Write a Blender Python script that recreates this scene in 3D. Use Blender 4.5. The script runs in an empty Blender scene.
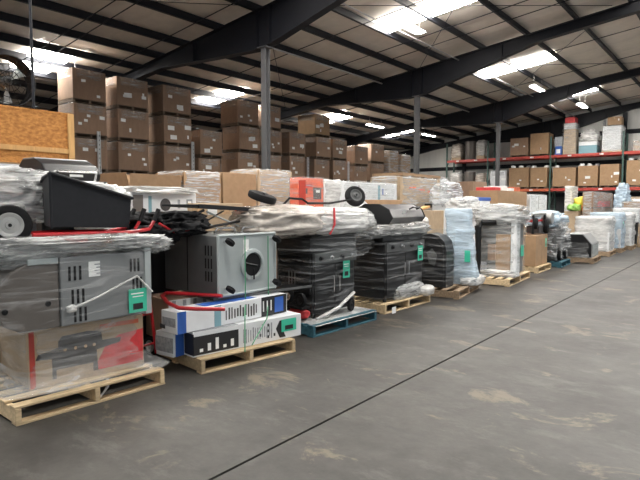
import bpy, bmesh, math, random
from mathutils import Vector, Matrix, noise
PI = math.pi
R = math.radians
S = bpy.context.scene
COL = S.collection

# ------------------------------------------------------------------ camera
F, YAW, PITCH, EYE = 549.0, R(38.2), math.atan(36 / 549), 1.55
cd = bpy.data.cameras.new('camera')
cam = bpy.data.objects.new('camera', cd)
COL.objects.link(cam)
cd.sensor_width = 36
cd.lens = F / 640 * 36
cd.clip_end = 300
cam.location = (0, 0, EYE)
cam.rotation_euler = (PI / 2 - PITCH, 0, YAW)
S.camera = cam

# ------------------------------------------------------------------ world, exposure
S.view_settings.view_transform = 'Standard'
S.view_settings.look = 'None'
S.view_settings.gamma = 1.0
S.view_settings.use_curve_mapping = False
S.view_settings.exposure = 0.42
WORLD_LIGHT, SKYLIGHT_GLOW, TUBE_GLOW = 0.55, 38.0, 24.0
w = bpy.data.worlds.new('world')
S.world = w
w.use_nodes = True
w.node_tree.nodes['Background'].inputs[0].default_value = (0.93, 0.97, 1.0, 1)
w.node_tree.nodes['Background'].inputs[1].default_value = WORLD_LIGHT

# real positions measured once: a ray of the survey camera met with a known plane of the building
CY, SY, CP, SP = math.cos(YAW), math.sin(YAW), math.cos(PITCH), math.sin(PITCH)
def at(px, py, X=None, Y=None, Z=None):
    a, b = (px - 320) / F, (240 - py) / F
    d = Vector((-SY * CP + a * CY - b * SY * SP, CY * CP + a * SY + b * CY * SP, -SP + b * CP))
    t = X / d.x if X is not None else (Y / d.y if Y is not None else (Z - EYE) / d.z)
    return Vector((d.x * t, d.y * t, EYE + d.z * t))

# ------------------------------------------------------------------ materials
def mat(name, col, rough=0.6, metal=0.0, var=0.0, nscale=6.0, stretch=(1, 1, 1), bump=0.0, objvar=0.0, col2=None, spec=0.5, coat=0.0):
    m = bpy.data.materials.new(name)
    m.use_nodes = True
    nt = m.node_tree
    b = nt.nodes['Principled BSDF']
    b.inputs['Roughness'].default_value = rough
    b.inputs['Metallic'].default_value = metal
    b.inputs['Specular IOR Level'].default_value = spec
    b.inputs['Coat Weight'].default_value = coat
    c = (*col, 1)
    b.inputs['Base Color'].default_value = c
    if var or bump or objvar or col2:
        tc = nt.nodes.new('ShaderNodeTexCoord')
        mp = nt.nodes.new('ShaderNodeMapping')
        mp.inputs['Scale'].default_value = stretch
        nt.links.new(tc.outputs['Object'], mp.inputs[0])
        n = nt.nodes.new('ShaderNodeTexNoise')
        n.inputs['Scale'].default_value = nscale
        n.inputs['Detail'].default_value = 5
        n.inputs['Roughness'].default_value = 0.62
        src = mp.outputs[0]
        oi = nt.nodes.new('ShaderNodeObjectInfo')
        ad = nt.nodes.new('ShaderNodeVectorMath')
        ad.operation = 'MULTIPLY_ADD'
        nt.links.new(oi.outputs['Random'], ad.inputs[0])
        ad.inputs[1].default_value = (37, 19, 53)
        nt.links.new(src, ad.inputs[2])
        nt.links.new(ad.outputs[0], n.inputs['Vector'])
        rp = nt.nodes.new('ShaderNodeValToRGB')
        lo = col2 if col2 else tuple(max(0, x * (1 - var)) for x in col)
        hi = col if col2 else tuple(min(1, x * (1 + var)) for x in col)
        rp.color_ramp.elements[0].position, rp.color_ramp.elements[1].position = 0.32, 0.68
        rp.color_ramp.elements[0].color = (*lo, 1)
        rp.color_ramp.elements[1].color = (*hi, 1)
        nt.links.new(n.outputs[0], rp.inputs[0])
        out = rp.outputs[0]
        if objvar:
            hs = nt.nodes.new('ShaderNodeHueSaturation')
            mr = nt.nodes.new('ShaderNodeMapRange')
            mr.inputs[3].default_value, mr.inputs[4].default_value = 1 - objvar, 1 + objvar
            nt.links.new(oi.outputs['Random'], mr.inputs[0])
            nt.links.new(mr.outputs[0], hs.inputs['Value'])
            nt.links.new(out, hs.inputs['Color'])
            out = hs.outputs[0]
        nt.links.new(out, b.inputs['Base Color'])
        if bump:
            bp = nt.nodes.new('ShaderNodeBump')
            bp.inputs['Strength'].default_value = bump
            bp.inputs['Distance'].default_value = 0.02
            nt.links.new(n.outputs[0], bp.inputs['Height'])
            nt.links.new(bp.outputs[0], b.inputs['Normal'])
    return m

def emit(name, col, strength):
    m = bpy.data.materials.new(name)
    m.use_nodes = True
    nt = m.node_tree
    nt.nodes.remove(nt.nodes['Principled BSDF'])
    e = nt.nodes.new('ShaderNodeEmission')
    e.inputs[0].default_value = (*col, 1)
    e.inputs[1].default_value = strength
    nt.links.new(e.outputs[0], nt.nodes['Material Output'].inputs[0])
    return m

def film_mat(name, tint, lo, hi, scale=(1.2, 1.2, 16), rough=0.22, nscale=1.6, p0=0.42, p1=0.66):
    """stretch film: clear plastic that turns milky and shiny along its stretched wrinkles"""
    m = bpy.data.materials.new(name)
    m.use_nodes = True
    nt = m.node_tree
    b = nt.nodes['Principled BSDF']
    b.inputs['Base Color'].default_value = (*tint, 1)
    b.inputs['Roughness'].default_value = rough
    b.inputs['Specular IOR Level'].default_value = 0.8
    tr = nt.nodes.new('ShaderNodeBsdfTransparent')
    tr.inputs[0].default_value = (0.95, 0.96, 0.96, 1)
    mx = nt.nodes.new('ShaderNodeMixShader')
    tc = nt.nodes.new('ShaderNodeTexCoord')
    mp = nt.nodes.new('ShaderNodeMapping')
    mp.inputs['Scale'].default_value = scale
    mp.inputs['Rotation'].default_value = (R(8), R(-6), 0)
    nt.links.new(tc.outputs['Object'], mp.inputs[0])
    n = nt.nodes.new('ShaderNodeTexNoise')
    n.inputs['Scale'].default_value = nscale
    n.inputs['Detail'].default_value = 6
    n.inputs['Roughness'].default_value = 0.65
    n.inputs['Distortion'].default_value = 0.6
    nt.links.new(mp.outputs[0], n.inputs['Vector'])
    rp = nt.nodes.new('ShaderNodeMapRange')
    rp.inputs[1].default_value, rp.inputs[2].default_value = p0, p1
    rp.inputs[3].default_value, rp.inputs[4].default_value = lo, hi
    nt.links.new(n.outputs[0], rp.inputs[0])
    nt.links.new(rp.outputs[0], mx.inputs[0])
    nt.links.new(tr.outputs[0], mx.inputs[1])
    nt.links.new(b.outputs[0], mx.inputs[2])
    bp = nt.nodes.new('ShaderNodeBump')
    bp.inputs['Strength'].default_value = 0.8
    bp.inputs['Distance'].default_value = 0.03
    nt.links.new(n.outputs[0], bp.inputs['Height'])
    nt.links.new(bp.outputs[0], b.inputs['Normal'])
    nt.links.new(mx.outputs[0], nt.nodes['Material Output'].inputs[0])
    return m

M = dict(
    carton=mat('carton', (0.285, 0.182, 0.120), 0.8, var=0.09, nscale=9, objvar=0.10, stretch=(1, 1, .4)),
    kraft=mat('kraft', (0.34, 0.215, 0.12), 0.8, var=0.10, nscale=8, objvar=0.10),
    kraft_pale=mat('kraft_pale', (0.47, 0.345, 0.225), 0.75, var=0.10, nscale=8, objvar=0.06),
    white_carton=mat('white_carton', (0.72, 0.73, 0.74), 0.55, var=0.06, nscale=5, objvar=0.05),
    orange_print=mat('orange_print', (0.78, 0.13, 0.05), 0.55, var=0.1),
    red_print=mat('red_print', (0.60, 0.045, 0.05), 0.5, var=0.2, nscale=10),
    dark_print=mat('dark_print', (0.055, 0.05, 0.05), 0.5, var=0.3, nscale=14),
    black_print=mat('black_print', (0.018, 0.018, 0.02), 0.45),
    grey_print=mat('grey_print', (0.30, 0.31, 0.33), 0.5, var=0.3, nscale=30),
    blue_print=mat('blue_print', (0.03, 0.11, 0.42), 0.45),
    teal_print=mat('teal_print', (0.20, 0.36, 0.42), 0.45),
    beige_print=mat('beige_print', (0.55, 0.36, 0.20), 0.5, var=.4, nscale=20),
    label=mat('paper_label', (0.85, 0.85, 0.83), 0.55),
    green=mat('green_sticker', (0.05, 0.52, 0.34), 0.5, var=0.06),
    steel=mat('grey_steel', (0.25, 0.255, 0.257), 0.42, metal=0.25, var=0.08, nscale=3),
    steel_brown=mat('warm_steel', (0.17, 0.15, 0.135), 0.42, metal=0.4, var=0.1, nscale=3),
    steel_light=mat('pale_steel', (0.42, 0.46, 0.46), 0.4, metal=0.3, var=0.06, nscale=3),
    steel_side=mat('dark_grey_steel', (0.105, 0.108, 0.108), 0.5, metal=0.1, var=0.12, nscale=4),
    black=mat('black_enamel', (0.008, 0.008, 0.009), 0.36, spec=.4, var=0.2),
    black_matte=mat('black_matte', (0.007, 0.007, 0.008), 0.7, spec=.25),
    charcoal=mat('charcoal_plastic', (0.011, 0.012, 0.015), 0.6, spec=0.25, var=0.12, nscale=20),
    lid=mat('grill_lid_grey', (0.045, 0.04, 0.044), 0.35, var=0.12),
    rubber=mat('rubber', (0.009, 0.009, 0.010), 0.8, spec=.25, var=0.2, nscale=30),
    chrome=mat('chrome', (0.7, 0.7, 0.7), 0.22, metal=1.0),
    rim=mat('wheel_rim', (0.40, 0.40, 0.39), 0.4, metal=0.3),
    red=mat('red_paint', (0.42, 0.016, 0.022), 0.35, var=0.08),
    osb=mat('strand_board', (0.66, 0.30, 0.075), 0.75, col2=(0.33, 0.12, 0.022), nscale=17, stretch=(1, 1, 2.0), bump=0.2),
    osb_frame=mat('timber_frame', (0.62, 0.36, 0.14), 0.75, var=0.15, nscale=8, stretch=(3, 3, .4)),
    wood=mat('pallet_wood', (0.56, 0.42, 0.25), 0.8, var=0.22, nscale=7, stretch=(5, .7, 5), objvar=0.16),
    wood_old=mat('old_pallet_wood', (0.33, 0.235, 0.15), 0.85, var=0.3, nscale=7, stretch=(5, .7, 5), objvar=0.2),
    wood_shaded=mat('shaded_skid_wood', (0.14, 0.10, 0.07), 0.85, var=0.3, nscale=7, stretch=(5, .7, 5), objvar=0.2),  # skid wood with the shadow between tiers put into its colour
    wood_blue=mat('blue_pallet_wood', (0.028, 0.105, 0.14), 0.75, var=0.3, nscale=6, stretch=(4, 1, 4), objvar=0.1),
    dark_iron=mat('dark_primer_steel', (0.012, 0.013, 0.018), 0.55, spec=.3, var=0.15, nscale=2),
    column=mat('grey_column_paint', (0.12, 0.12, 0.122), 0.5, var=0.1),
    galv=mat('galvanised', (0.45, 0.45, 0.44), 0.4, metal=0.6, var=0.1),
    rack_red=mat('rack_red', (0.44, 0.055, 0.04), 0.5, var=0.15),
    rack_orange=mat('rack_orange', (0.55, 0.13, 0.06), 0.5, var=0.15),
    rack_green=mat('rack_green', (0.05, 0.10, 0.085), 0.5, var=0.15),
    pipe=mat('grey_pipe', (0.35, 0.34, 0.33), 0.45, var=0.1),
    blanket=mat('white_vinyl_blanket', (0.70, 0.63, 0.55), 0.6, var=0.07, nscale=3, bump=0.1),
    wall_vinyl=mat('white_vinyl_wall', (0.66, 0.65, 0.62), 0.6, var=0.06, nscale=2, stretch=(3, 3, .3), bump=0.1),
    shaded_vinyl=mat('shaded_eave_vinyl', (0.16, 0.155, 0.15), 0.6, var=0.1),  # white vinyl darkened in colour for the low light at the eave
    dark_wall=mat('dark_lower_wall', (0.05, 0.052, 0.055), 0.7, var=0.2, nscale=3),
    yellow=mat('yellow_bag', (0.75, 0.62, 0.05), 0.45, var=.1),
    green_bag=mat('green_bag', (0.30, 0.55, 0.12), 0.45, var=.1),
    orange_bag=mat('orange_bag', (0.8, 0.22, 0.05), 0.45, var=.1),
    blue_lid=mat('blue_lid', (0.02, 0.07, 0.30), 0.4),
    white_plastic=mat('white_plastic', (0.75, 0.76, 0.77), 0.4, var=.05),
    teal_strap=mat('green_strap', (0.07, 0.30, 0.15), 0.45),
    tape=mat('white_strap', (0.72, 0.72, 0.70), 0.4),
    skylight=emit('skylight_panel', (1.0, 0.97, 0.92), SKYLIGHT_GLOW),
    tube=emit('fluorescent_tube', (1.0, 0.99, 0.95), TUBE_GLOW),
    film=film_mat('stretch_film', (0.80, 0.81, 0.82), 0.10, 0.70),
    film_light=film_mat('stretch_film_thin', (0.86, 0.86, 0.85), 0.04, 0.36),
    film_box=film_mat('stretch_film_on_carton', (0.86, 0.85, 0.83), 0.05, 0.38, scale=(1.0, 1.0, 8)),
    film_clear=film_mat('stretch_film_clear', (0.86, 0.86, 0.86), 0.0, 0.42, scale=(1.0, 1.0, 10), p0=.50, p1=.75),
    film_dense=film_mat('stretch_film_dense', (0.70, 0.70, 0.69), 0.25, 0.92, scale=(1.2, 1.2, 9), nscale=2.0),
    film_white=film_mat('stretch_film_milky', (0.82, 0.81, 0.79), 0.48, 0.97, scale=(1.4, 1.4, 7), nscale=2.0),
    film_blue=film_mat('stretch_film_blue', (0.58, 0.72, 0.84), 0.5, 0.97, scale=(1.5, 1.5, 9)),
    film_warm=film_mat('stretch_film_warm', (0.70, 0.63, 0.56), 0.40, 0.95, scale=(1.4, 1.4, 7)),
    film_dark=film_mat('stretch_film_over_black', (0.66, 0.67, 0.68), 0.02, 0.75, scale=(.7, .7, 12), p0=.50, p1=.80, rough=.18),
)

def concrete():
    m = bpy.data.materials.new('concrete')
    m.use_nodes = True
    nt = m.node_tree
    b = nt.nodes['Principled BSDF']
    tc = nt.nodes.new('ShaderNodeTexCoord')
    def nz(scale, detail, rough=.6, stretch=None, dist=0):
        n = nt.nodes.new('ShaderNodeTexNoise')
        n.inputs['Scale'].default_value = scale
        n.inputs['Detail'].default_value = detail
        n.inputs['Roughness'].default_value = rough
        n.inputs['Distortion'].default_value = dist
        if stretch:
            mp = nt.nodes.new('ShaderNodeMapping')
            mp.inputs['Scale'].default_value = stretch
            mp.inputs['Rotation'].default_value = (0, 0, R(-35))
            nt.links.new(tc.outputs['Object'], mp.inputs[0])
            nt.links.new(mp.outputs[0], n.inputs['Vector'])
        else:
            nt.links.new(tc.outputs['Object'], n.inputs['Vector'])
        return n.outputs[0]
    def ramp(src, p0, c0, p1, c1):
        r = nt.nodes.new('ShaderNodeValToRGB')
        r.color_ramp.elements[0].position, r.color_ramp.elements[1].position = p0, p1
        r.color_ramp.elements[0].color, r.color_ramp.elements[1].color = (*c0, 1), (*c1, 1)
        nt.links.new(src, r.inputs[0])
        return r.outputs[0]
    def mix(kind, fac, a, bb):
        x = nt.nodes.new('ShaderNodeMix')
        x.data_type = 'RGBA'
        x.blend_type = kind
        if isinstance(fac, float):
            x.inputs[0].default_value = fac
        else:
            nt.links.new(fac, x.inputs[0])
        nt.links.new(a, x.inputs[6])
        if isinstance(bb, tuple):
            x.inputs[7].default_value = (*bb, 1)
        else:
            nt.links.new(bb, x.inputs[7])
        return x.outputs[2]
    base = ramp(nz(.7, 10, .68), .32, (0.030, 0.027, 0.024), .68, (0.078, 0.073, 0.066))
    fine = ramp(nz(7, 8, .75), .3, (.72, .72, .72), .7, (1.15, 1.15, 1.15))
    c = mix('MULTIPLY', 1.0, base, fine)
    # pale scuffed patches where the old coating wore off
    m1 = ramp(nz(1.3, 11, .68, (1, 1.5, 1), .6), .572, (0, 0, 0), .63, (.85, .85, .85))
    c = mix('MIX', m1, c, (0.15, 0.122, 0.088))
    m2 = ramp(nz(2.2, 11, .76, (.6, 1.3, 1)), .53, (0, 0, 0), .70, (.7, .7, .7))
    c = mix('MIX', m2, c, (0.125, 0.118, 0.108))
    m3 = ramp(nz(1.6, 9, .7, (1, 2.2, 1), 1.2), .56, (0, 0, 0), .72, (.6, .6, .6))
    c = mix('MIX', m3, c, (0.03, 0.03, 0.03))
    nt.links.new(c, b.inputs['Base Color'])
    r = nt.nodes.new('ShaderNodeMapRange')
    r.inputs[3].default_value, r.inputs[4].default_value = .42, .68
    nt.links.new(nz(1.2, 5), r.inputs[0])
    nt.links.new(r.outputs[0], b.inputs['Roughness'])
    b.inputs['Specular IOR Level'].default_value = 0.4
    bp = nt.nodes.new('ShaderNodeBump')
    bp.inputs['Strength'].default_value = .15
    bp.inputs['Distance'].default_value = .01
    nt.links.new(nz(14, 5), bp.inputs['Height'])
    nt.links.new(bp.outputs[0], b.inputs['Normal'])
    return m
M['concrete'] = concrete()

# ------------------------------------------------------------------ mesh helpers
class MB:
    def __init__(s):
        s.bm = bmesh.new()
    def box(s, x0, x1, y0, y1, z0, z1, rot=None):
        vs = [s.bm.verts.new((x, y, z)) for z in (z0, z1) for y in (y0, y1) for x in (x0, x1)]
        for f in ((0, 2, 3, 1), (4, 5, 7, 6), (0, 1, 5, 4), (2, 6, 7, 3), (0, 4, 6, 2), (1, 3, 7, 5)):
            s.bm.faces.new([vs[i] for i in f])
        if rot:
            c = Vector(((x0 + x1) / 2, (y0 + y1) / 2, (z0 + z1) / 2))
            bmesh.ops.rotate(s.bm, verts=vs, cent=c, matrix=rot)
        return s
    def rings(s, rings, caps=True, closed=True):
        rs = [[s.bm.verts.new(p) for p in r] for r in rings]
        n = len(rs[0])
        for a, b in zip(rs, rs[1:]):
            for i in range(n if closed else n - 1):
                s.bm.faces.new((a[i], a[(i + 1) % n], b[(i + 1) % n], b[i]))
        if caps:
            s.bm.faces.new(rs[0][::-1])
            s.bm.faces.new(rs[-1])
        return s
    def tube(s, pts, r, n=8):
        pts = [Vector(p) for p in pts]
        rr = []
        for i, p in enumerate(pts):
            t = (pts[min(i + 1, len(pts) - 1)] - pts[max(i - 1, 0)]).normalized()
            u = t.orthogonal().normalized() if abs(t.z) > .9 else t.cross(Vector((0, 0, 1))).normalized()
            v = t.cross(u)
            rad = r[i] if isinstance(r, (list, tuple)) else r
            rr.append([p + (u * math.cos(2 * PI * k / n) + v * math.sin(2 * PI * k / n)) * rad for k in range(n)])
        return s.rings(rr)
    def lathe(s, prof, o, axis, n=20, caps=True):
        """prof: (radius, height along the axis)"""
        o, ax = Vector(o), Vector(axis).normalized()
        u = ax.orthogonal().normalized()
        v = ax.cross(u)
        return s.rings([[o + ax * h + (u * math.cos(2 * PI * k / n) + v * math.sin(2 * PI * k / n)) * max(r, .0005) for k in range(n)] for r, h in prof], caps=caps)
    def prism(s, poly, axis, a, b):
        def pt(p, h):
            return (h, p[0], p[1]) if axis == 'x' else ((p[0], h, p[1]) if axis == 'y' else (p[0], p[1], h))
        return s.rings([[pt(p, a) for p in poly], [pt(p, b) for p in poly]])
    def mesh(s, name, m, bev=0, smooth=False):
        bmesh.ops.recalc_face_normals(s.bm, faces=s.bm.faces)
        if bev:
            bmesh.ops.bevel(s.bm, geom=list(s.bm.edges), offset=bev, segments=2, profile=.6, affect='EDGES', clamp_overlap=True)
        me = bpy.data.meshes.new(name)
        s.bm.to_mesh(me)
        s.bm.free()
        me.materials.append(m if not isinstance(m, str) else M[m])
        if smooth:
            for p in me.polygons:
                p.use_smooth = True
            if smooth == 'auto':
                me.set_sharp_from_angle(angle=R(40))
        return me
    def build(s, name, m, parent=None, bev=0, smooth=False):
        return put(name, s.mesh(name, m, bev, smooth), parent)

def put(name, me, parent=None, loc=None, rot=None):
    o = bpy.data.objects.new(name, me)
    COL.objects.link(o)
    if parent:
        o.parent = parent
    if loc is not None:
        o.location = loc
    if rot is not None:
        o.rotation_euler = rot
    return o

def tag(o, label, cat, group=None, kind=None):
    o['label'] = label
    if cat:
        o['category'] = cat
    if group:
        o['group'] = group
    if kind:
        o['kind'] = kind
    return o

def thing(name, label, cat, loc=(0, 0, 0), rz=0, group=None):
    o = bpy.data.objects.new(name, None)
    COL.objects.link(o)
    o.empty_display_size = .2
    o.location = loc
    o.rotation_euler = (0, 0, rz)
    return tag(o, label, cat, group)

def bx(name, m, parent, x0, x1, y0, y1, z0, z1, bev=0, rot=None):
    return MB().box(x0, x1, y0, y1, z0, z1, rot).build(name, m, parent, bev)

def struct(o, label=None):
    o['kind'] = 'structure'
    if label:
        o['label'] = label
    return o

CACHE = {}
def cached(key, fn):
    if key not in CACHE:
        CACHE[key] = fn()
    return CACHE[key]

def nz3(p, seed, sc):
    return noise.noise(Vector((p[0] * sc + seed * 7.3, p[1] * sc - seed * 3.1, p[2] * sc + seed * 1.7)))

def film_mesh(x0, x1, y0, y1, z0, z1, m='film', seed=1, amp=.02, out=.012, top=True, flare=0.0, waist=0.0, grow=0.0, n=44, lv=16, dz=.018, name='stretch_film'):
    """a sleeve of film round a load: a rounded box pulled in bands, with wrinkles of its own"""
    cx, cy, hx, hy = (x0 + x1) / 2, (y0 + y1) / 2, (x1 - x0) / 2 + out, (y1 - y0) / 2 + out
    rr = []
    e = .28
    for j in range(lv):
        t = j / (lv - 1)
        z = z0 + (z1 - z0) * t
        k = 1 + flare * (1 - t) ** 3 + grow * t ** 2 - waist * math.sin(PI * t)
        ring = []
        for i in range(n):
            a = 2 * PI * i / n
            c, s_ = math.cos(a), math.sin(a)
            px, py = math.copysign(abs(c) ** e, c) * hx * k, math.copysign(abs(s_) ** e, s_) * hy * k
            d = nz3((px * .8, py * .8, z * 6), seed, 1.6) * amp + nz3((px, py, z * 2.2 + (px + py) * .6), seed + 4, 5) * amp * .7
            ring.append(Vector((cx + px, cy + py, z)) + Vector((c, s_, 0)) * (d + amp * .4))
        rr.append(ring)
    if top:
        for sc, q in ((.93, 1), (.6, 1.1), (.2, .8)):
            rr.append([Vector((cx + (p.x - cx) * sc, cy + (p.y - cy) * sc, z1 + dz * q + nz3(p * sc, seed + 9, 6) * min(amp, dz))) for p in rr[lv - 1]])
    mb = MB()
    mb.rings(rr, caps=False)
    return mb.mesh(name, m, smooth=True)

def film_wrap(parent, *a, **k):
    return put(k.get('name', 'stretch_film'), film_mesh(*a, **k), parent)

def lump(parent, name, c, r, m, seed=1, amp=.25, ridge=.12, sub=4, flat=0.0, sq=.7, rz=0, dirn=(1, 1, 3)):
    """a crumpled bag or film-covered heap: a squarish blob folded along ridges"""
    mb = MB()
    bmesh.ops.create_icosphere(mb.bm, subdivisions=sub, radius=1)
    for v in mb.bm.verts:
        p = v.co.copy()
        q = Vector([math.copysign(abs(x) ** sq, x) for x in p])
        d = 1 + amp * nz3(p, seed, 1.3) + ridge * (.5 - abs(nz3((p.x * dirn[0], p.y * dirn[1], p.z * dirn[2]), seed + 3, 1.6)) * 2) + ridge * .6 * (.4 - abs(nz3(p, seed + 6, 5)))
        if flat and p.z < 0:
            q.z *= flat
        v.co = Vector((q.x * r[0] * d, q.y * r[1] * d, q.z * r[2] * d))
        if rz:
            v.co = Matrix.Rotation(rz, 3, 'Z') @ v.co
        v.co += Vector(c)
    return mb.build(name, m, parent, smooth=True)

def wheel(parent, c, axis, r, w_, rim='rim', name='wheel', tread=True):
    """tyre with a dished rim and hub; returns the tyre"""
    t = MB()
    pr = [(r * .62, -w_ * .42), (r * .8, -w_ * .5), (r * .95, -w_ * .40), (r, -w_ * .2), (r, w_ * .2), (r * .95, w_ * .4), (r * .8, w_ * .5), (r * .62, w_ * .42), (r * .60, 0), (r * .62, -w_ * .42)]
    t.lathe(pr, c, axis, 28, caps=False)
    o = t.build(name, 'rubber', parent, smooth='auto')
    d = MB()
    d.lathe([(r * .63, w_ * .36), (r * .60, w_ * .47), (r * .54, w_ * .46), (r * .42, w_ * .26), (r * .22, w_ * .30), (r * .18, w_ * .50), (.001, w_ * .50)], c, axis, 20, caps=False)
    d.lathe([(r * .63, -w_ * .36), (r * .60, -w_ * .47), (r * .54, -w_ * .46), (r * .42, -w_ * .26), (r * .22, -w_ * .30), (r * .18, -w_ * .50), (.001, -w_ * .50)], c, axis, 20, caps=False)
    d.build('rim', rim, o, smooth='auto')
    h = MB()
    h.lathe([(r * .09, w_ * .50), (r * .09, w_ * .60), (.001, w_ * .6)], c, axis, 10)
    h.build('hub_cap', 'black_matte', o)
    return o

def pallet(label, loc, rz=0, L=1.2, D=1.02, m='wood', group=None, boards=7):
    """stringer pallet: front edge along local y, stringers run back along local x"""
    t = thing('pallet', label, 'pallet', loc, rz, group)
    bd = cached(('deck', L, m), lambda: MB().box(-.045, .045, -L / 2, L / 2, 0, .018).mesh('deck_board', m, .003))
    st = cached(('stringer', D, m), lambda: MB().box(-D / 2, D / 2, -.02, .02, .0, .102).mesh('stringer', m, .003))
    rnd = random.Random(label)
    for i in range(boards):
        x = -D / 2 + .047 + (D - .094) * i / (boards - 1)
        put('deck_board', bd, t, (x, rnd.uniform(-.006, .006), .121), (0, 0, rnd.uniform(-.006, .006)))
    for y in (-L / 2 + .022, 0, L / 2 - .022):
        put('stringer', st, t, (0, y, .0185))
    for x in (-D / 2 + .047, 0, D / 2 - .047):
        put('bottom_board', bd, t, (x, rnd.uniform(-.006, .006), 0))
    return t

# ================================================================== THE BUILDING
XL, YE, XR, Y0 = -20.0, 32.0, 4.0, -4.0          # eave wall, end wall, open side, open end behind the camera
RIDGE = 4.0
def zr(x):                                        # top of the rafters, roof pitched up towards the open side
    return 6.1 + .125 * (x + 9.1)
PUR = .20                                         # purlin depth

# floor: two slabs with a sawn joint between them
floor = struct(bpy.data.objects.new('floor', None), 'worn grey concrete warehouse floor with a long sawn joint')
COL.objects.link(floor)
JX = -2.34
bx('slab', 'concrete', floor, -24, JX - .011, Y0 - 8, YE + 2, -.2, 0)
bx('slab', 'concrete', floor, JX + .011, 16, Y0 - 8, YE + 2, -.2, 0)
bx('joint_filler', 'black_matte', floor, JX - .011, JX + .011, Y0 - 8, YE + 2, -.2, -.012)

# ceiling: rafters, purlins, insulation blankets, sag rods
ceiling = struct(bpy.data.objects.new('ceiling', None), 'sloping roof of dark purlins over pale insulation blankets')
COL.objects.link(ceiling)
PX = [-20, -18.7, -17.4, -16.3, -15.29, -14.3, -13.2, -12.1, -10.75, -9.4, -8.2, -6.9, -5.53, -4.15, -2.8, -1.45, -.1, 1.25, 2.6, 4]
def blanket_mesh():
    mb = MB()
    xs = []
    for a, b in zip(PX, PX[1:]):
        xs += [(a + (b - a) * t / 4, math.sin(PI * t / 4)) for t in range(4)]
    xs.append((PX[-1], 0))
    rings = []
    for v, up in ((-.60, .03), (-.45, 0.004), (0, -.008), (.45, 0.004), (.60, .03)):
        rings.append([(x, v, zr(x) + PUR + .03 + up - .045 * s_) for x, s_ in xs])
    mb.rings(rings, caps=False, closed=False)
    return mb.mesh('insulation_blanket', 'blanket', smooth=True)
bm_ = blanket_mesh()
k = 0
y = Y0
while y < YE:
    put('insulation_blanket', bm_, ceiling, (0, y + .6, 0))
    y += 1.2
MB().prism([(XL, zr(XL) + .33), (RIDGE, zr(RIDGE) + .33), (RIDGE, zr(RIDGE) + .36), (XL, zr(XL) + .36)], 'y', Y0, YE + .2).build('roof_sheet', 'dark_iron', ceiling)
def purlin_mesh():
    mb = MB()
    mb.box(-.006, .006, Y0, YE, 0, PUR)
    mb.box(-.006, .07, Y0, YE, 0, .008)
    mb.box(-.07, .006, Y0, YE, PUR - .008, PUR)
    mb.box(.062, .07, Y0, YE, 0, .025)
    return mb.mesh('purlin', 'dark_iron')
pm = purlin_mesh()
for x in PX:
    if x > XL:
        put('purlin', pm, ceiling, (x, 0, zr(x)))
CX = -9.1
COLS_Y = (2.0, 9.5, 16.9, 24.5)
def depth(x):
    d = abs(x - CX)
    e = .90 - max(0, d - .3) * .16
    return max(.30, e, .7 - (x - XL) * .12)
def rafter_mesh():
    xs = sorted(set([XL, -18, -16, -14, -13, -12, -11, -10, CX - .3, CX + .3, -8, -7, -6, -5, -4, 0, RIDGE]))
    mb = MB()
    top = [(x, zr(x)) for x in xs]
    bot = [(x, zr(x) - depth(x)) for x in xs]
    mb.rings([[(x, -.008, z) for x, z in top + bot[::-1]], [(x, .008, z) for x, z in top + bot[::-1]]])
    for line, dz in ((top, -.014), (bot, .014)):
        mb.rings([[(x, -.11, z) for x, z in line] + [(x, -.11, z + dz) for x, z in line[::-1]], [(x, .11, z) for x, z in line] + [(x, .11, z + dz) for x, z in line[::-1]]])
    return mb.mesh('rafter', 'dark_iron')
rm = rafter_mesh()
for y in COLS_Y + (YE - .15,):
    r = put('rafter', rm, ceiling, (0, y, 0))
    for x in (CX - .2, CX + .2, -11.6, -6.2):
        sm = cached(('stiff', x), lambda: MB().box(x - .008, x + .008, -.105, .105, zr(x) - depth(x) + .01, zr(x) - .01).mesh('stiffener_plate', 'dark_iron'))
        put('stiffener_plate', sm, r)
    for x in PX[2:-1:2]:
        # flange braces from the rafter foot up to the purlin
        fb = cached(('brace', x), lambda: MB().tube([(x, .06, zr(x) - depth(x) + .03), (x, .55, zr(x) + .02)], .014, 5).mesh('flange_brace', 'dark_iron'))
        put('flange_brace', fb, r)
for y in (5.0, 6.72, 7.12, 8.75, 12.15, 14.3, 15.2, 19.2, 22.4, 27.2, 30.0):
    rod = cached('rod', lambda: MB().tube([(XL, 0, zr(XL) - .015), (RIDGE, 0, zr(RIDGE) - .015)], .013, 5).mesh('sag_rod', 'dark_iron'))
    put('sag_rod', rod, ceiling, (0, y, 0))
for (a, b) in (((-14.8, 1.0), (-9.2, 9.4)), ((-9.0, 9.6), (-3.2, 16.8)), ((-15, 16.8), (-9.2, 9.6)), ((-9.0, 16.9), (-3.2, 9.6)), ((-9, 17), (-3.2, 24.4)), ((-9, 24.4), (-3.2, 17))):
    MB().tube([(a[0], a[1], zr(a[0]) + .05), (b[0], b[1], zr(b[0]) + .05)], .009, 5).build('cross_brace', 'dark_iron', ceiling)

# columns
def column_mesh(h):
    mb = MB()
    mb.box(-.075, .075, -.075, -.065, 0, h)
    mb.box(-.075, .075, .065, .075, 0, h)
    mb.box(-.005, .005, -.065, .065, 0, h)
    mb.box(-.15, .15, -.15, .15, 0, .02)
    mb.box(-.14, .14, -.14, .14, h - .02, h)
    return mb.mesh('column', 'column')
cm = column_mesh(zr(CX) - depth(CX))
for i, y in enumerate(COLS_Y):
    struct(put('column', cm, None, (CX, y, 0)), 'grey steel H column, number %d of the interior line' % (i + 1))

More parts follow.
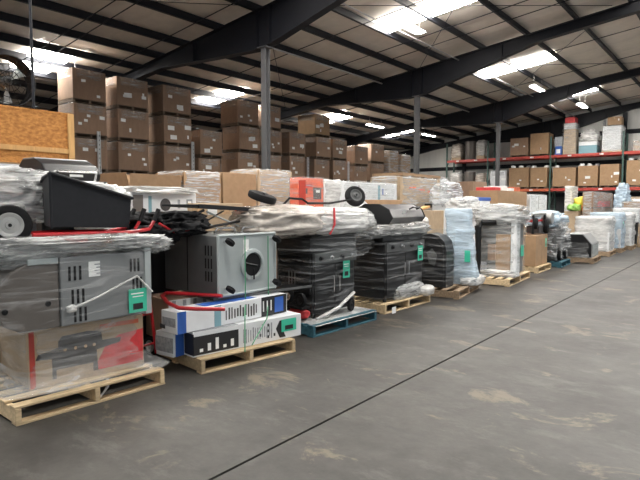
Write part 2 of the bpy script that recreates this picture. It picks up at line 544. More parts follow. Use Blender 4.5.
# end wall and eave wall: white vinyl-faced panels between dark girts, the eave's shade-darkened
def wall(name, label):
    o = bpy.data.objects.new(name, None)
    COL.objects.link(o)
    return struct(o, label)
wb = wall('wall_back', 'white vinyl faced end wall with dark girts behind the pallet rack')
for i in range(20):
    x0 = XL + i * 1.2
    x1 = x0 + 1.2
    mb = MB()
    rr = []
    for t in range(6):
        x = x0 + 1.2 * t / 5
        d = .05 * math.sin(PI * t / 5) ** .6
        rr.append([(x, YE - d, 2.06), (x, YE - d, zr(x) + .22), (x, YE + .08, zr(x) + .22), (x, YE + .08, 2.06)])
    mb.rings(rr)
    mb.build('wall_panel', 'wall_vinyl', wb, smooth=False)
bx('lower_panel', 'dark_wall', wb, XL, RIDGE, YE - .03, YE + .1, 0, 2.05)
for j in range(60):
    rib = cached('rib', lambda: MB().box(-.03, .03, -.03, 0, 0, 2.0).mesh('panel_rib', 'dark_wall'))
    put('panel_rib', rib, wb, (XL + .2 + j * .4, YE - .03, 0))
for z in (2.15, 3.82, 5.32):
    MB().box(XL, RIDGE, YE - .22, YE - .05, z, z + .012).box(XL, RIDGE, YE - .22, YE - .21, z - .08, z + .012).box(XL, RIDGE, YE - .07, YE - .05, z - .2, z).build('girt', 'dark_iron', wb)
for x in (-19.8, -13.84, -5.27, 3.0):
    h = zr(x) - .4
    MB().box(x - .1, x + .1, YE - .36, YE - .35, 0, h).box(x - .1, x + .1, YE - .23, YE - .22, 0, h).box(x - .006, x + .006, YE - .35, YE - .23, 0, h).build('wall_column', 'dark_iron', wb)
wl = wall('wall_left', 'shade-darkened eave wall far behind the tall carton stacks')
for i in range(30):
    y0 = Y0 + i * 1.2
    pmz = cached('wlp', lambda: MB().box(-.06, 0, .01, 1.19, 0, zr(XL) + .24).mesh('wall_panel', 'shaded_vinyl'))
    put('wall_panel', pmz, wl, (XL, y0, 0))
for z in (1.4, 2.6, 3.6, 4.3):
    MB().box(XL, XL + .2, Y0, YE, z, z + .01).box(XL + .19, XL + .2, Y0, YE, z - .15, z).build('girt', 'dark_iron', wl)

# skylights: translucent roof panels, each pane between two purlins
SKY = [(-15.2, 7.35, 1.0), (-15.4, 13.75, .85), (-15.4, 20.4, 1.2), (-15.4, 26.6, .9), (-6.6, 13.2, .75), (-6.9, 20.3, .9), (-6.4, 27.0, .75), (-6.5, 6.4, 1.1), (-.8, 2.5, 1.1), (-.8, 8.5, 1.1), (-.8, 14.5, 1.1), (-.8, 20.3, 1.1), (-.8, 27, 1.1), (-6.5, .2, 1.1)]  # the unseen row over the aisle is added to brighten the scene
for i, (xc, yc, wd) in enumerate(SKY):
    o = struct(bpy.data.objects.new('window_%d' % (i + 1), None), 'bright translucent skylight panes number %d along the roof' % (i + 1))
    COL.objects.link(o)
    near = sorted(PX, key=lambda p: abs(p - xc))[0]
    j = PX.index(near)
    for a, b in ((PX[j - 1], PX[j]), (PX[j], PX[j + 1])):
        a, b = a + .03, b - .03
        MB().prism([(a, zr(a) + PUR - .075), (b, zr(b) + PUR - .075), (b, zr(b) + PUR - .05), (a, zr(a) + PUR - .05)], 'y', yc - wd / 2, yc + wd / 2).build('pane', 'skylight', o)

# fluorescent high-bay fixtures
LAMPS = [(-14.5, 7.25, 5.05, 'beside the tall cartons at the far left skylight'), (-7.1, 12.75, 6.05, 'under the big skylight near the second rafter'), (-6.75, 22.25, 6.0, 'under the skylight past the second column'),
         (-6.3, 27.35, 6.0, 'nearest the end wall over the rack'), (-13.95, 21.9, 5.15, 'above the shorter cartons, left of the second column'), (-13.6, 26.6, 5.15, 'far off, right of the second column')]
for x, y, z, lb in LAMPS:
    t = thing('ceiling_light', 'bright fluorescent fixture ' + lb, 'ceiling light', (x, y, z), 0, 'fluorescent fixtures under the roof')
    mb = MB()
    mb.prism([(-.16, .0), (-.10, .07), (.10, .07), (.16, .0), (.15, -.0), (.09, .055), (-.09, .055), (-.15, .0)], 'y', -.62, .62)
    mb.build('reflector', 'white_plastic', t)
    for dx in (-.07, 0, .07):
        MB().tube([(dx, -.60, .02), (dx, .60, .02)], .022, 8).build('tube', 'tube', t)
    bx('ballast_box', 'pipe', t, -.05, .05, -.3, .3, .071, .12)
    for dy in (-.5, .5):
        MB().tube([(0, dy, .07), (0, dy, zr(x) - z + .1)], .006, 5).build('hanger_rod', 'pipe', t)

# pipes and conduits under the roof
def pipe(pts, r, label, m='pipe'):
    o = MB().tube(pts, r, 8).build('conduit', m, None)
    return tag(o, label, 'pipe')
PZ = at(372, 137, X=-16.6).z
pipe([(-16.6, 3, PZ), (-16.6, 27.5, PZ)], .06, 'long pale pipe hung low above the tall carton stacks')
pipe([(-7.62, 9.7, zr(-7.62) - .12), (-7.62, 31.5, zr(-7.62) - .12)], .02, 'thin conduit running along the purlin by the big skylight')
pipe([(-10.5, 9.8, zr(-10.5) - .12), (-10.5, 31, zr(-10.5) - .12)], .025, 'thin conduit along the purlin left of the column line')
pipe([(-7.0, 3.2, 2.725), (-7.0, 3.2, zr(-7) + .15)], .018, 'thin dark upright pipe from plywood crate to roof', 'dark_iron')

# ================================================================== THE TALL CARTON STACKS
ORD = ['first', 'second', 'third', 'fourth', 'fifth', 'sixth', 'seventh', 'eighth', 'ninth', 'tenth', 'eleventh', 'twelfth', 'thirteenth', 'fourteenth']
TIER = ['topmost', 'second highest', 'third highest', 'fourth highest', 'lowest', 'lowest']
def carton_parts(t, wd, dp, h, m, rnd, labels=3, film=True, tape=True, z0=0.0):
    """body, flap seam, tape, stuck-on paper labels and a cap of film; front is local +x"""
    x = dp / 2
    key = ('carton', wd, dp, h, m, z0)
    put('body', cached(key, lambda: MB().box(-x, x, -wd / 2, wd / 2, z0, z0 + h).mesh('body', m, .012)), t)
    if tape:
        put('packing_tape', cached(key + ('tape',), lambda: MB().box(-x - .001, x + .001, -.025, .025, z0 + h - .10, z0 + h + .0015).mesh('packing_tape', 'kraft_pale')), t)
    for i in range(labels):
        lw, lh = rnd.choice([(.12, .07), (.15, .09), (.10, .07), (.24, .13), (.06, .11)])
        yy, zz = rnd.uniform(-wd * .38, wd * .38), z0 + rnd.uniform(h * .15, h * .65)
        put('paper_label', cached(('lab', lw, lh), lambda: MB().box(0, .002, -lw / 2, lw / 2, -lh / 2, lh / 2).mesh('paper_label', 'label')), t, (x + .0005, yy, zz), (rnd.uniform(-.06, .06), 0, 0))
    if film:
        put('film_cap', cached(key + ('film',), lambda: film_mesh(-x, x, -wd / 2, wd / 2, z0 + h * .70, z0 + h + .002, 'film_light', seed=3, amp=.012, out=.006, n=32, lv=6, dz=.004, name='film_cap')), t)
    return t

def skid_mesh(wd, dp):
    mb = MB()
    for i in range(5):
        c = -dp / 2 + .05 + (dp - .1) * i / 4
        mb.box(c - .045, c + .045, -wd / 2, wd / 2, .085, .10)
    for yy in (-wd / 2 + .03, 0, wd / 2 - .03):
        mb.box(-dp / 2, dp / 2, yy - .03, yy + .03, .015, .085)
    for c in (-dp / 2 + .05, dp / 2 - .05):
        mb.box(c - .045, c + .045, -wd / 2, wd / 2, 0, .015)
    return mb.mesh('skid', 'wood_shaded')

SX = -14.0
# (left pixel edge, right pixel edge of the aisle face, number of tiers, depth, carton material)
STACKS = [(72, 105, 5, .80), (115, 146, 5, .80), (161, 189, 5, .85), (197, 219, 4, .8), (236, 257, 5, .85), (262, 279.5, 5, .8), (287, 303, 4, .75), (313, 328, 5, .9), (331.5, 345.5, 4, .7), (352, 365, 4, .7), (369, 382, 4, .8)]
PITCH_H = .9
rnd = random.Random(5)
GRP = 'brown bulk cartons stacked in a tall wall'
for i, (pa, pb, n, dp) in enumerate(STACKS):
    ya, yb = at(pa + 2.5, 130, X=SX).y, at(pb + 2.5, 130, X=SX).y
    wd = round(yb - ya, 2)
    top = 5.11 + .012 * i if n == 5 else (3.95 if i == 3 else (4.32 if i in (6, 8) else 4.16 if i == 9 else 4.36))
    base = top - n * PITCH_H
    for k in range(n):
        tier = n - 1 - k
        lift = base + k * PITCH_H if k else 0.0
        hh = PITCH_H if k else base + PITCH_H
        jx, jy, jr = rnd.uniform(-.05, .03), rnd.uniform(-.03, .03), rnd.uniform(-.02, .02)
        loc = (SX - dp / 2 + jx, (ya + yb) / 2 + jy, lift)
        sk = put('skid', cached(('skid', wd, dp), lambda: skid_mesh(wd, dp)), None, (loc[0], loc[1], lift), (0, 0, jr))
        where = '%s tall stack from the plywood crate' % ORD[i]
        tag(sk, 'wooden skid under the %s carton, %s' % (TIER[tier] if k else 'lowest', where), 'skid', 'wooden skids between the stacked cartons')
        t = thing('carton', 'brown bulk carton, %s in the %s' % (TIER[tier] if not (k == 0) else 'lowest', where), 'carton', (loc[0], loc[1], lift + .102), jr, GRP)
        m = 'kraft' if (i == 7 and tier == 0) else 'carton'
        carton_parts(t, wd - .01, dp, round(hh - .122, 3), m, rnd, labels=rnd.randint(2, 4) if tier < 4 and i < 9 else 1)

for px, zt, lb in ((99.5, 3.5, 'first and second'), (193, 3.5, 'third and fourth'), (308, 3.4, 'seventh and eighth'), (348.5, 3.4, 'ninth and tenth')):
    p = at(px, 165, X=SX + .09)
    t = thing('steel_post', 'pale perforated steel post between the %s tall carton stacks' % lb, 'post', (p.x, p.y, 0))
    MB().box(-.03, .03, -.035, -.027, .01, zt).box(-.03, .03, .027, .035, .01, zt).box(-.035, -.027, -.035, .035, .01, zt).build('channel', 'white_carton', t)
    bx('foot_plate', 'galv', t, -.06, .06, -.05, .05, 0, .01)
    for q in range(14):
        bx('bolt_slot', 'black_matte', t, .0305, .0315, -.008, .008, 1.8 + q * .12, 1.84 + q * .12)

# film-wrapped last stacks of mixed goods at the end of the wall
for i, (pa, pb, top) in enumerate([(389, 399, 4.15), (401, 411, 4.05)]):
    ya, yb = at(pa, 150, X=SX).y, at(pb, 150, X=SX).y
    wd = round(yb - ya, 2)
    t = thing('wrapped_stack', 'tall film wrapped stack of mixed brown goods, %s one beyond the last cartons' % ('nearer' if i == 0 else 'farther'), 'wrapped stack', (SX - .4, (ya + yb) / 2, 0), 0)
    z = 0
    for k, h in enumerate((.14, .8, 1.1, 1.0, top - 3.04)):
        bx('body' if k else 'base', 'wood' if k == 0 else ('carton' if k % 2 else 'kraft'), t, -.4 + .02 * k, .4 - .03 * (k % 2), -wd / 2 + .02 * k, wd / 2 - .04 * (k % 3), z, z + h - .004, .01)
        z += h
    film_wrap(t, -.4, .4, -wd / 2, wd / 2, .1, top, 'film', seed=20 + i, amp=.06)

# ================================================================== THE PALLET RACK ON THE END WALL
RY = 30.5
rk = thing('pallet_rack', 'long pallet rack with green uprights and red beams on the end wall', 'pallet rack', (0, RY, 0))
UP = [-14.4, -11.9, -8.5, -5.1, -1.7]
def upright_mesh():
    mb = MB()
    mb.box(-.04, .04, -.04, .04, .012, 5.1)
    mb.box(-.07, .07, -.06, .06, 0, .012)
    return mb.mesh('upright', 'rack_green')
um = upright_mesh()
for x in UP:
    for yy in (0, 1.0):
        put('upright', um, rk, (x, yy, 0))
    for j in range(4):
        z = .3 + j * 1.15
        MB().tube([(x, .03, z), (x, .97, z + 1.0)], .016, 6).build('diagonal_brace', 'rack_green', rk)
        MB().tube([(x, .03, z), (x, .97, z)], .016, 6).build('cross_brace', 'rack_green', rk)
for a, b in zip(UP, UP[1:]):
    for z in (2.30, 4.05):
        for yy in (-.055, 1.0):
            o = bx('beam', 'rack_orange' if (z < 3 and a < -8.6) else 'rack_red', rk, a + .045, b - .045, yy, yy + .055, z - .07, z + .07)
            if yy < 0:
                for q in range(2):
                    xx = a + (b - a) * (.28 + .44 * q)
                    bx('beam_sticker', 'label', o, xx - .09, xx + .09, yy - .002, yy - .0005, z - .035, z + .035)
        for q in range(4):
            xx = a + (b - a) * (q + .5) / 4
            bx('shelf_support', 'galv', rk, xx - .25, xx + .25, .0, 1.0, z + .02, z + .068)

def rack_carton(x0, x1, z, h, m, label, film=False, skid=True, dp=.9, labels=2, extras=None):
    t = thing('carton', label, 'carton', ((x0 + x1) / 2, RY + .5, z + (.102 if skid else 0)), -PI / 2, 'goods on the pallet rack')
    wd = round(x1 - x0 - .03, 2)
    if skid:
        s_ = put('skid', cached(('skid', wd, dp), lambda: skid_mesh(wd, dp)), None, ((x0 + x1) / 2, RY + .5, z), (0, 0, -PI / 2))
        tag(s_, 'skid, ' + label.replace(' piled with white film goods', ''), 'skid', 'skids on the pallet rack')
    carton_parts(t, wd, dp, h, m, rnd, labels=labels, film=film, tape=False)
    if extras:
        for j in range(extras):
            lump(t, 'goods_on_top', (.2 - .15 * (j % 3), -wd * .35 + wd * .7 * j / max(1, extras - 1), h + .05), (.14, .12, .09), ['white_plastic', 'label', 'grey_print'][j % 3], seed=j + int(x0 * 10), sub=2)
    return t
zl, zu = 2.372, 4.122
rack_carton(-10.72, -9.62, zl, 1.06, 'kraft', 'brown carton with white goods on top at lower shelf, left of middle upright', extras=3)
rack_carton(-9.56, -8.66, zl, 1.02, 'kraft', 'plain brown carton at the lower shelf, just left of the middle green upright', extras=2)
rack_carton(-8.40, -7.24, zl, .98, 'kraft', 'wide bulging carton at the lower shelf, just right of the middle green upright', extras=1)
rack_carton(-7.16, -6.20, zl, 1.02, 'kraft', 'square carton at the lower shelf, centre of the right bay', extras=3)
rack_carton(-6.14, -5.24, zl, 1.06, 'kraft', 'carton with white label at the lower shelf, beside the right upright', labels=3)
rack_carton(-4.95, -3.9, zl, 1.2, 'kraft', 'carton piled with white film goods at the lower shelf, right of the right upright', extras=3)
rack_carton(-10.68, -9.70, zu, .92, 'carton', 'darker brown carton at the upper shelf, left bay', labels=3)
rack_carton(-9.60, -8.62, zu, 1.1, 'kraft', 'taller brown carton at the upper shelf, beside the middle green upright', labels=1)
rack_carton(-11.78, -10.86, zl, .95, 'white_carton', 'white film wrapped carton at the lower shelf, beside the grey column', film=True)
def rack_lump(x0, x1, z, h, m, label, seed, cat='bundle', name='wrapped_bundle', y=.45):
    t = thing(name, label, cat, ((x0 + x1) / 2, RY + y, z), 0, 'goods on the pallet rack')
    bx('core', 'kraft_pale', t, -(x1 - x0) / 2 * .7, (x1 - x0) / 2 * .7, -.3, .3, 0, h * .8, .03)
    lump(t, 'film_cover', (0, 0, h / 2 + .03), ((x1 - x0) / 2 * .92, .36, h / 2 * .88), m, seed=seed, amp=.10, ridge=.08, sub=4, sq=.55)
    return t
rack_lump(-14.3, -13.5, zu, 1.0, 'film_warm', 'pinkish film wrapped bundle at the far left end of the upper rack shelf', 3)
rack_lump(-12.75, -12.05, zu, 1.15, 'film_white', 'white film bag standing on the upper rack shelf near the left end', 4)
rack_lump(-14.3, -13.55, zl, 1.1, 'film_white', 'white film bundle at the far left end of the lower rack shelf', 5)
rack_lump(-12.75, -12.05, zl, 1.0, 'film_warm', 'pale film wrapped bundle on the lower rack shelf near the left end', 6)
for z, lv in ((zu, 'upper'), (zl, 'lower')):
    t = thing('carpet_roll', 'dark brown upright roll on the %s rack shelf between two film bundles' % lv, 'roll', (-13.12, RY + .4, z))
    MB().lathe([(.29, 0), (.31, .04), (.33, 1.0), (.32, 1.06)], (0, 0, 0), (0, 0, 1), 20).build('rolled_sheet', 'steel_brown', t, smooth='auto')
    MB().lathe([(.10, 1.061), (.10, 1.075), (.02, 1.075)], (0, 0, 0), (0, 0, 1), 12).build('core_tube', 'kraft', t)
# upper shelf, right bay
t = thing('carton_tower', 'tall column of pale and red mixed cartons on the upper rack shelf', 'carton stack', (-7.62, RY + .4, zu))
z = 0
for k, (wd, h, m) in enumerate(((.62, .55, 'kraft_pale'), (.60, .75, 'kraft_pale'), (.55, .30, 'white_carton'), (.50, .30, 'red_print'))):
    bx('carton', m, t, -wd / 2 + .02 * (k % 2), wd / 2, -.3, .3, z, z + h, .015)
    z += h + .002
film_wrap(t, -.33, .33, -.32, .32, 0, 1.6, 'film_light', seed=31, amp=.04)
t = thing('blue_carton', 'small blue and white carton at the foot of the tall carton column', 'carton', (-8.15, RY + .3, zu))
bx('body', 'blue_print', t, -.16, .16, -.2, .2, 0, .45, .01)
bx('printed_panel', 'label', t, -.10, .10, -.203, -.2, .08, .30)
bx('top_goods', 'grey_print', t, -.2, .2, -.2, .2, .452, .95, .03)
t = thing('wrapped_bundle', 'white film bag slumped on a pale carton, centre of the upper right rack bay', 'bundle', (-6.72, RY + .4, zu))
bx('carton', 'teal_print', t, -.42, .42, -.35, .35, 0, .58, .02)
bx('lid_panel', 'white_carton', t, -.43, .43, -.36, .36, .40, .60, .02)
lump(t, 'film_bag', (0, 0, .86), (.40, .33, .30), 'film_white', seed=8, amp=.3, ridge=.25)
t = thing('wrapped_carton', 'big white film wrapped carton on the upper rack shelf beside the right upright', 'carton', (-5.62, RY + .45, zu))
bx('body', 'white_carton', t, -.44, .40, -.4, .4, .1, 1.28, .02)
bx('skid_base', 'wood', t, -.45, .45, -.4, .4, 0, .09)
film_wrap(t, -.45, .45, -.41, .41, .02, 1.30, 'film', seed=33, amp=.03)
t = thing('carton', 'small brown carton on top of the big white wrapped one on upper shelf', 'carton', (-5.55, RY + .4, zu + 1.335), -PI / 2)
carton_parts(t, .62, .6, .40, 'kraft', rnd, labels=1, film=False)
t = thing('camera_box', 'small black box beside the little brown carton on the upper rack shelf', 'box', (-6.0, RY + .2, zu + 1.335))
bx('body', 'black', t, -.06, .06, -.06, .06, 0, .28, .01)
bx('cap', 'grey_print', t, -.05, .05, -.05, .05, .281, .32, .01)
t = thing('carton', 'pale carton stack under the right end of the lower rack beam', 'carton', (-4.2, RY + .5, 0), -PI / 2)
carton_parts(t, 1.1, .9, 1.9, 'kraft_pale', rnd, labels=2)
t = thing('wrapped_bundle', 'low film wrapped bundle at the right end of the upper rack shelf', 'bundle', (-4.3, RY + .45, zu))
bx('core', 'kraft_pale', t, -.4, .4, -.3, .3, 0, .5, .03)
film_wrap(t, -.42, .42, -.32, .32, 0, .52, 'film', seed=35, amp=.05)

# ================================================================== FRONT ROW OF LOADED PALLETS
def sticker(parent, name, m, y, z, w_, h, x=0.0, rx=0.0, t=.002):
    return put(name, cached(('st', m, w_, h, t), lambda: MB().box(0, t, -w_ / 2, w_ / 2, -h / 2, h / 2).mesh(name, m)), parent, (x, y, z), (rx, 0, 0))
def side_sticker(parent, name, m, x, z, w_, h, y=0.0, rx=0.0, t=.002):
    return put(name, cached(('sst', m, w_, h, t), lambda: MB().box(-w_ / 2, w_ / 2, -t, 0, -h / 2, h / 2).mesh(name, m)), parent, (x, y, z), (0, rx, 0))
def green_tag(parent, y, z, x, rx=0.0, w_=.13, h=.19):
    g = sticker(parent, 'green_sticker', 'green', y, z, w_, h, x, rx)
    for q, (dy, dz, ww, hh, mm) in enumerate(((-.005, h * .30, w_ * .7, h * .05, 'label'), (0, h * .17, w_ * .6, h * .04, 'label'), (0, -h * .25, w_ * .55, h * .26, 'black_print'))):
        sticker(g, 'printed_bar', mm, dy, dz, ww, hh, .0022, 0, .0006)
    return g
def caster(parent, c, r=.035, up=(0, 0, 1)):
    u = Vector(up)
    o = MB().lathe([(.014, -r * .1), (.014, r * 1.9), (.03, r * 1.9), (.03, r * 2.05), (.001, r * 2.05)], c, up, 10).build('caster', 'chrome', parent)
    ax = u.orthogonal()
    MB().lathe([(r * .5, -.016), (r, -.014), (r, .014), (r * .5, .016)], Vector(c), ax, 16).build('caster_wheel', 'rubber', o, smooth='auto')
    return o

# ---------------------------------------------------------------- pallet 1: grill carton and steel cabinet under film
pallet('pale wooden pallet under the red printed grill carton, nearest the camera', (-4.52, 2.245, 0), R(-2.5), L=1.2, D=1.15)
B1 = R(-6)
t = thing('grill_carton', 'film wrapped carton printed with a grill picture and a red panel', 'carton', (-4.53, 2.335, .1425), B1)
CW, CD, CH = .93, .70, .455
bx('body', 'kraft_pale', t, -CD / 2, CD / 2, -CW / 2, CW / 2, 0, CH, .008)
# flat print on the front: dark grill silhouette, red panel, brown edge band
fx = CD / 2 + .001
def fprint(name, m, poly, parent=t, x=fx, th=.0012):
    return MB().prism(poly, 'x', x, x + th).build(name, m, parent)
fprint('red_panel', 'red_print', [(.02, .05), (.455, .05), (.46, .33), (.24, .31), (.12, .23)])
fprint('edge_band', 'rack_red', [(-CW / 2 + .004, .01), (-CW / 2 + .045, .01), (-CW / 2 + .04, CH - .01), (-CW / 2 + .004, CH - .01)])
gp = fprint('grill_picture', 'dark_print', [(-.30, .05), (-.27, .05), (-.27, .12), (.02, .12), (.02, .05), (.06, .05), (.05, .22), (.25, .25), (.26, .29), (.10, .29), (.09, .37), (-.02, .385), (-.22, .375), (-.25, .34), (-.25, .29), (-.40, .26), (-.42, .22), (-.30, .21)], x=fx + .0014)
for q, yy in enumerate((-.20, -.12, -.04, .03)):
    MB().lathe([(.013, 0), (.013, .0012), (.001, .0012)], (fx + .0027, yy, .265), (1, 0, 0), 10).build('printed_knob', 'beige_print', gp)
fprint('title_print', 'rack_orange', [(.08, .385), (.42, .385), (.42, .42), (.08, .42)])
film_wrap(t, -CD / 2, CD / 2, -CW / 2, CW / 2, -.02, CH + .01, 'film_box', seed=2, amp=.018, out=.012, flare=.05, top=False, n=56)
film_wrap(t, -CD / 2 - .06, CD / 2 + .06, -CW / 2 - .06, CW / 2 + .06, 0.006, .16, 'film_box', seed=19, amp=.035, out=.02, flare=.20, top=False, n=60, lv=10, name='film_skirt')
# film tail hanging from the pallet edge
tl = MB()
tl.tube([(fx + .14, .07, .0), (fx + .17, .06, -.05), (fx + .165, .02, -.10), (fx + .175, -.03, -.138)], [.014, .012, .008, .012], 6)
tl.build('film_tail', 'film_white', t, smooth=True)

t = thing('steel_cabinet', 'grey steel grill cabinet lying on the printed carton under film', 'grill cabinet', (-4.38, 2.20, .618), R(-1.5))
th_ = R(2.6)
rt_ = Matrix.Rotation(th_, 3, 'X')
bx('cabinet_panel', 'steel', t, -.30, .30, -.17, .59, .0, .53, .012)
bx('edge_trim', 'steel_light', t, -.305, .312, .545, .605, -.01, .56, .006)
MB().prism([(-.62, .16), (-.56, .06), (-.46, .0), (-.175, .0), (-.175, .51), (-.40, .50), (-.52, .44), (-.60, .34)], 'x', -.28, .285).build('hood_shell', 'steel_brown', t, bev=.012)
bx('hood_flange', 'steel_light', t, -.29, .297, -.40, -.18, .485, .53, .006)
sl = cached('slot', lambda: MB().box(0, .003, -.009, .009, -.055, .055).mesh('vent_slot', 'black_matte'))
for (y0, z0) in ((-.10, .40), (-.08, .22), (-.065, .075)):
    for q in range(3):
        put('vent_slot', sl, t, (.300, y0 + q * .042, z0))
for (y0, z0) in ((.42, .42), (.44, .26)):
    for q in range(3):
        put('vent_slot', sl, t, (.300, y0 + q * .035, z0))
sticker(t, 'paper_label', 'label', .10, .42, .095, .12, .3005)
for q in range(4):
    sticker(t, 'label_print', 'grey_print', .135 + (.01 if q % 2 else -.005), .455 - q * .024, .06, .009, .303, 0, .0006)
green_tag(t, .47, .12, .3135, 0, .17, .20)
for yy, zz in ((-.26, .19), (-.56, .17)):
    MB().lathe([(.022, 0), (.022, .004), (.001, .004)], (.284, yy, zz), (1, 0, 0), 12).build('bolt_hole', 'black_matte', t)
MB().tube([(.315, -.10, .13), (.325, .12, .20), (.325, .46, .33), (.33, .60, .18)], .009, 6).build('white_strap', 'film_white', t)
lump(t, 'strap_knot', (.315, -.10, .13), (.02, .04, .03), 'film_white', seed=8, amp=.2, ridge=.2, sub=2)
film_wrap(t, -.32, .31, -.66, .60, -.03, .58, 'film_clear', seed=7, amp=.02, out=.01, n=60, lv=20)
t = thing('film_heap', 'crumpled silver stretch film draped along the top of the steel cabinet', 'film', (-4.42, 2.27, 1.225), R(-3))
lump(t, 'film_folds', (-.04, .0, .0), (.36, .72, .065), 'film_dense', seed=5, amp=.12, ridge=.3, sub=5, sq=.55, dirn=(4, 1.2, 3))
lump(t, 'film_bunch', (.20, -.42, -.05), (.12, .32, .09), 'film_dense', seed=12, amp=.2, ridge=.3, sub=4, dirn=(2, 3, 4))
lump(t, 'film_bunch', (.26, .52, -.02), (.08, .22, .06), 'film_dense', seed=15, amp=.3, ridge=.6, sub=4, dirn=(2, 3, 4))

# yard cart on top
t = thing('yard_cart', 'yard cart with black poly tray and red frame lying on the film', 'cart', (-4.74, 2.45, 1.335))
def tray():
    mb = MB()
    plan = [(.34, -.33), (.27, .44), (-.27, .44), (-.34, -.08), (.0, -.22)]
    top = lambda y_: .46 - (y_ + .33) * .25
    ins = lambda p, k: (p[0] * k, p[1] * k)
    rings = [[(p[0] * .94, p[1] * .96, .03 - (p[1] + .33) * .04) for p in plan], [(p[0], p[1], top(p[1])) for p in plan],
             [(p[0] * .95, p[1] * .96, top(p[1])) for p in plan], [(p[0] * .90, p[1] * .92, .06) for p in plan]]
    return mb.rings(rings)
tr = tray().build('tray', 'charcoal', t, bev=.01)
MB().tube([(.0, -.225, .436), (.35, -.335, .463), (.28, .445, .268), (-.28, .445, .268), (-.35, -.085, .402), (.0, -.225, .436)], .014, 8).build('rolled_rim', 'charcoal', tr)
MB().tube([(.327, -.32, .02), (.35, -.335, .463)], .012, 8).build('corner_bead', 'charcoal', tr)
for s_ in (-.2, .2):
    MB().tube([(s_ + .1, -.46, -.03), (s_ + .1, .0, -.035), (s_ + .1, .42, -.04), (s_ + .1, .60, -.02), (s_ + .1, .66, .06)], .017, 8).build('frame_rail', 'red', t)
    MB().tube([(s_ + .1, .655, .055), (s_ + .1, .71, .165)], .022, 8).build('grip', 'black_matte', t)
MB().tube([(.32, .44, -.01), (.32, .49, .06)], .015, 8).build('grip_bracket', 'red', t)
MB().tube([(.32, .488, .055), (.32, .54, .17)], .022, 8).build('grip', 'black_matte', t)
MB().tube([(.34, -.30, -.06), (-.34, -.30, -.06)], .014, 8).build('axle', 'red', t)
bx('frame_plate', 'red', t, -.15, .31, -.28, .1, -.055, -.035)
bx('frame_plate', 'red', t, .1, .32, -.20, -.02, -.11, -.05)
t = thing('cart_wheel', 'small pneumatic tyre with pale rim standing left of the black tray', 'wheel', (-4.58, 1.88, 1.225))
wheel(t, (0, 0, .16), (.94, -.34, 0), .16, .09)
MB().tube([(-.02, 0, .165), (-.35, .12, .165)], .012, 8).build('axle_stub', 'chrome', t)

# grill with dark hood behind the tray
t = thing('gas_grill', 'black gas grill with grey hood top and chrome handle behind the tray', 'grill', (-5.76, 2.88, 0))
bx('cabinet', 'black', t, -.27, .27, -.33, .33, .145, 1.52, .01)
bx('firebox', 'black', t, -.29, .29, -.38, .38, 1.52, 1.79, .02)
MB().prism([(-.30, 1.79), (.30, 1.79), (.32, 1.86), (.24, 1.95), (.08, 2.01), (-.18, 2.01), (-.30, 1.92)], 'y', -.30, .28).build('hood', 'black', t, bev=.012)
MB().prism([(.10, 1.995), (.06, 2.022), (-.18, 2.022), (-.20, 2.0)], 'y', -.29, .27).build('hood_top', 'steel', t, bev=.006)
MB().tube([(.31, -.20, 1.87), (.37, -.20, 1.875), (.37, .20, 1.875), (.31, .20, 1.87)], .014, 8).build('hood_handle', 'chrome', t)
bx('name_plate', 'label', t, .322, .326, -.06, .08, 1.825, 1.85)
MB().tube([(.33, .16, 1.70), (.36, .19, 1.80), (.34, .23, 1.92)], .012, 8).build('lift_bar', 'chrome', t)
for s_ in (-1, 1):
    bx('side_shelf', 'black', t, -.24, .24, min(s_ * .39, s_ * .56), max(s_ * .39, s_ * .56), 1.66, 1.70, .008)
pallet('old pallet under the black gas grill behind the black tray', (-5.94, 2.88, 0), 0, m='wood_old')
t = thing('film_bag', 'grey translucent film bag sagging over goods left of the black tray', 'film', (-5.28, 2.0, 1.285))
lump(t, 'film_folds', (0, 0, .34), (.34, .55, .26), 'film_dense', seed=21, amp=.18, ridge=.22, sub=5, dirn=(1, 1.5, 3))
lump(t, 'film_tail', (.24, .06, .06), (.08, .14, .20), 'film_white', seed=22, amp=.2, ridge=.25, sub=4, dirn=(3, 3, 1))
bx('core_box', 'grey_print', t, -.13, .13, -.33, .35, .005, .35, .02)
t = thing('film_bag', 'white crumpled film bag right of the black tray, above the red grips', 'film', (-5.28, 3.06, 1.29))
lump(t, 'film_folds', (0, 0, .23), (.22, .27, .21), 'film_white', seed=23, amp=.25, ridge=.25, sub=5, dirn=(2, 2, 1.5))
lump(t, 'film_top', (.0, -.15, .42), (.18, .22, .06), 'film_white', seed=24, amp=.2, ridge=.25, sub=4)
# base loads under them
t = thing('carton', 'long brown carton half hidden behind the steel cabinet and film', 'carton', (-5.28, 2.38, 0))
carton_parts(t, 1.5, .28, 1.28, 'carton', rnd, labels=0, film=False)

# ---------------------------------------------------------------- plywood crate, fan
t = thing('plywood_crate', 'big strand board crate with timber edge frame at the left edge', 'crate', (-7.6, 2.78, 2.0))
bx('core', 'wood_old', t, -.56, .555, -1.17, .91, .03, .69)
bx('upper_panel', 'osb', t, .556, .575, -1.18, .85, .235, .715, .002)
bx('lower_panel', 'osb', t, .556, .575, -1.18, .85, .05, .228, .002)
bx('corner_post', 'osb_frame', t, .54, .60, .852, .93, .03, .715, .003)
bx('side_panel', 'osb', t, -.56, .54, .912, .93, .05, .71, .002)
bx('batten', 'osb_frame', t, .576, .594, -1.18, .85, .20, .262, .002)
bx('top_panel', 'osb', t, -.58, .58, -1.18, .93, .692, .722, .002)
bx('white_skid', 'white_carton', t, -.55, .62, -1.2, .45, -.005, .028)
t = thing('carton', 'dark tall carton carrying the plywood crate', 'carton', (-7.55, 2.5, 0))
carton_parts(t, 1.9, 1.0, 1.985, 'carton', rnd, labels=0, film=False)
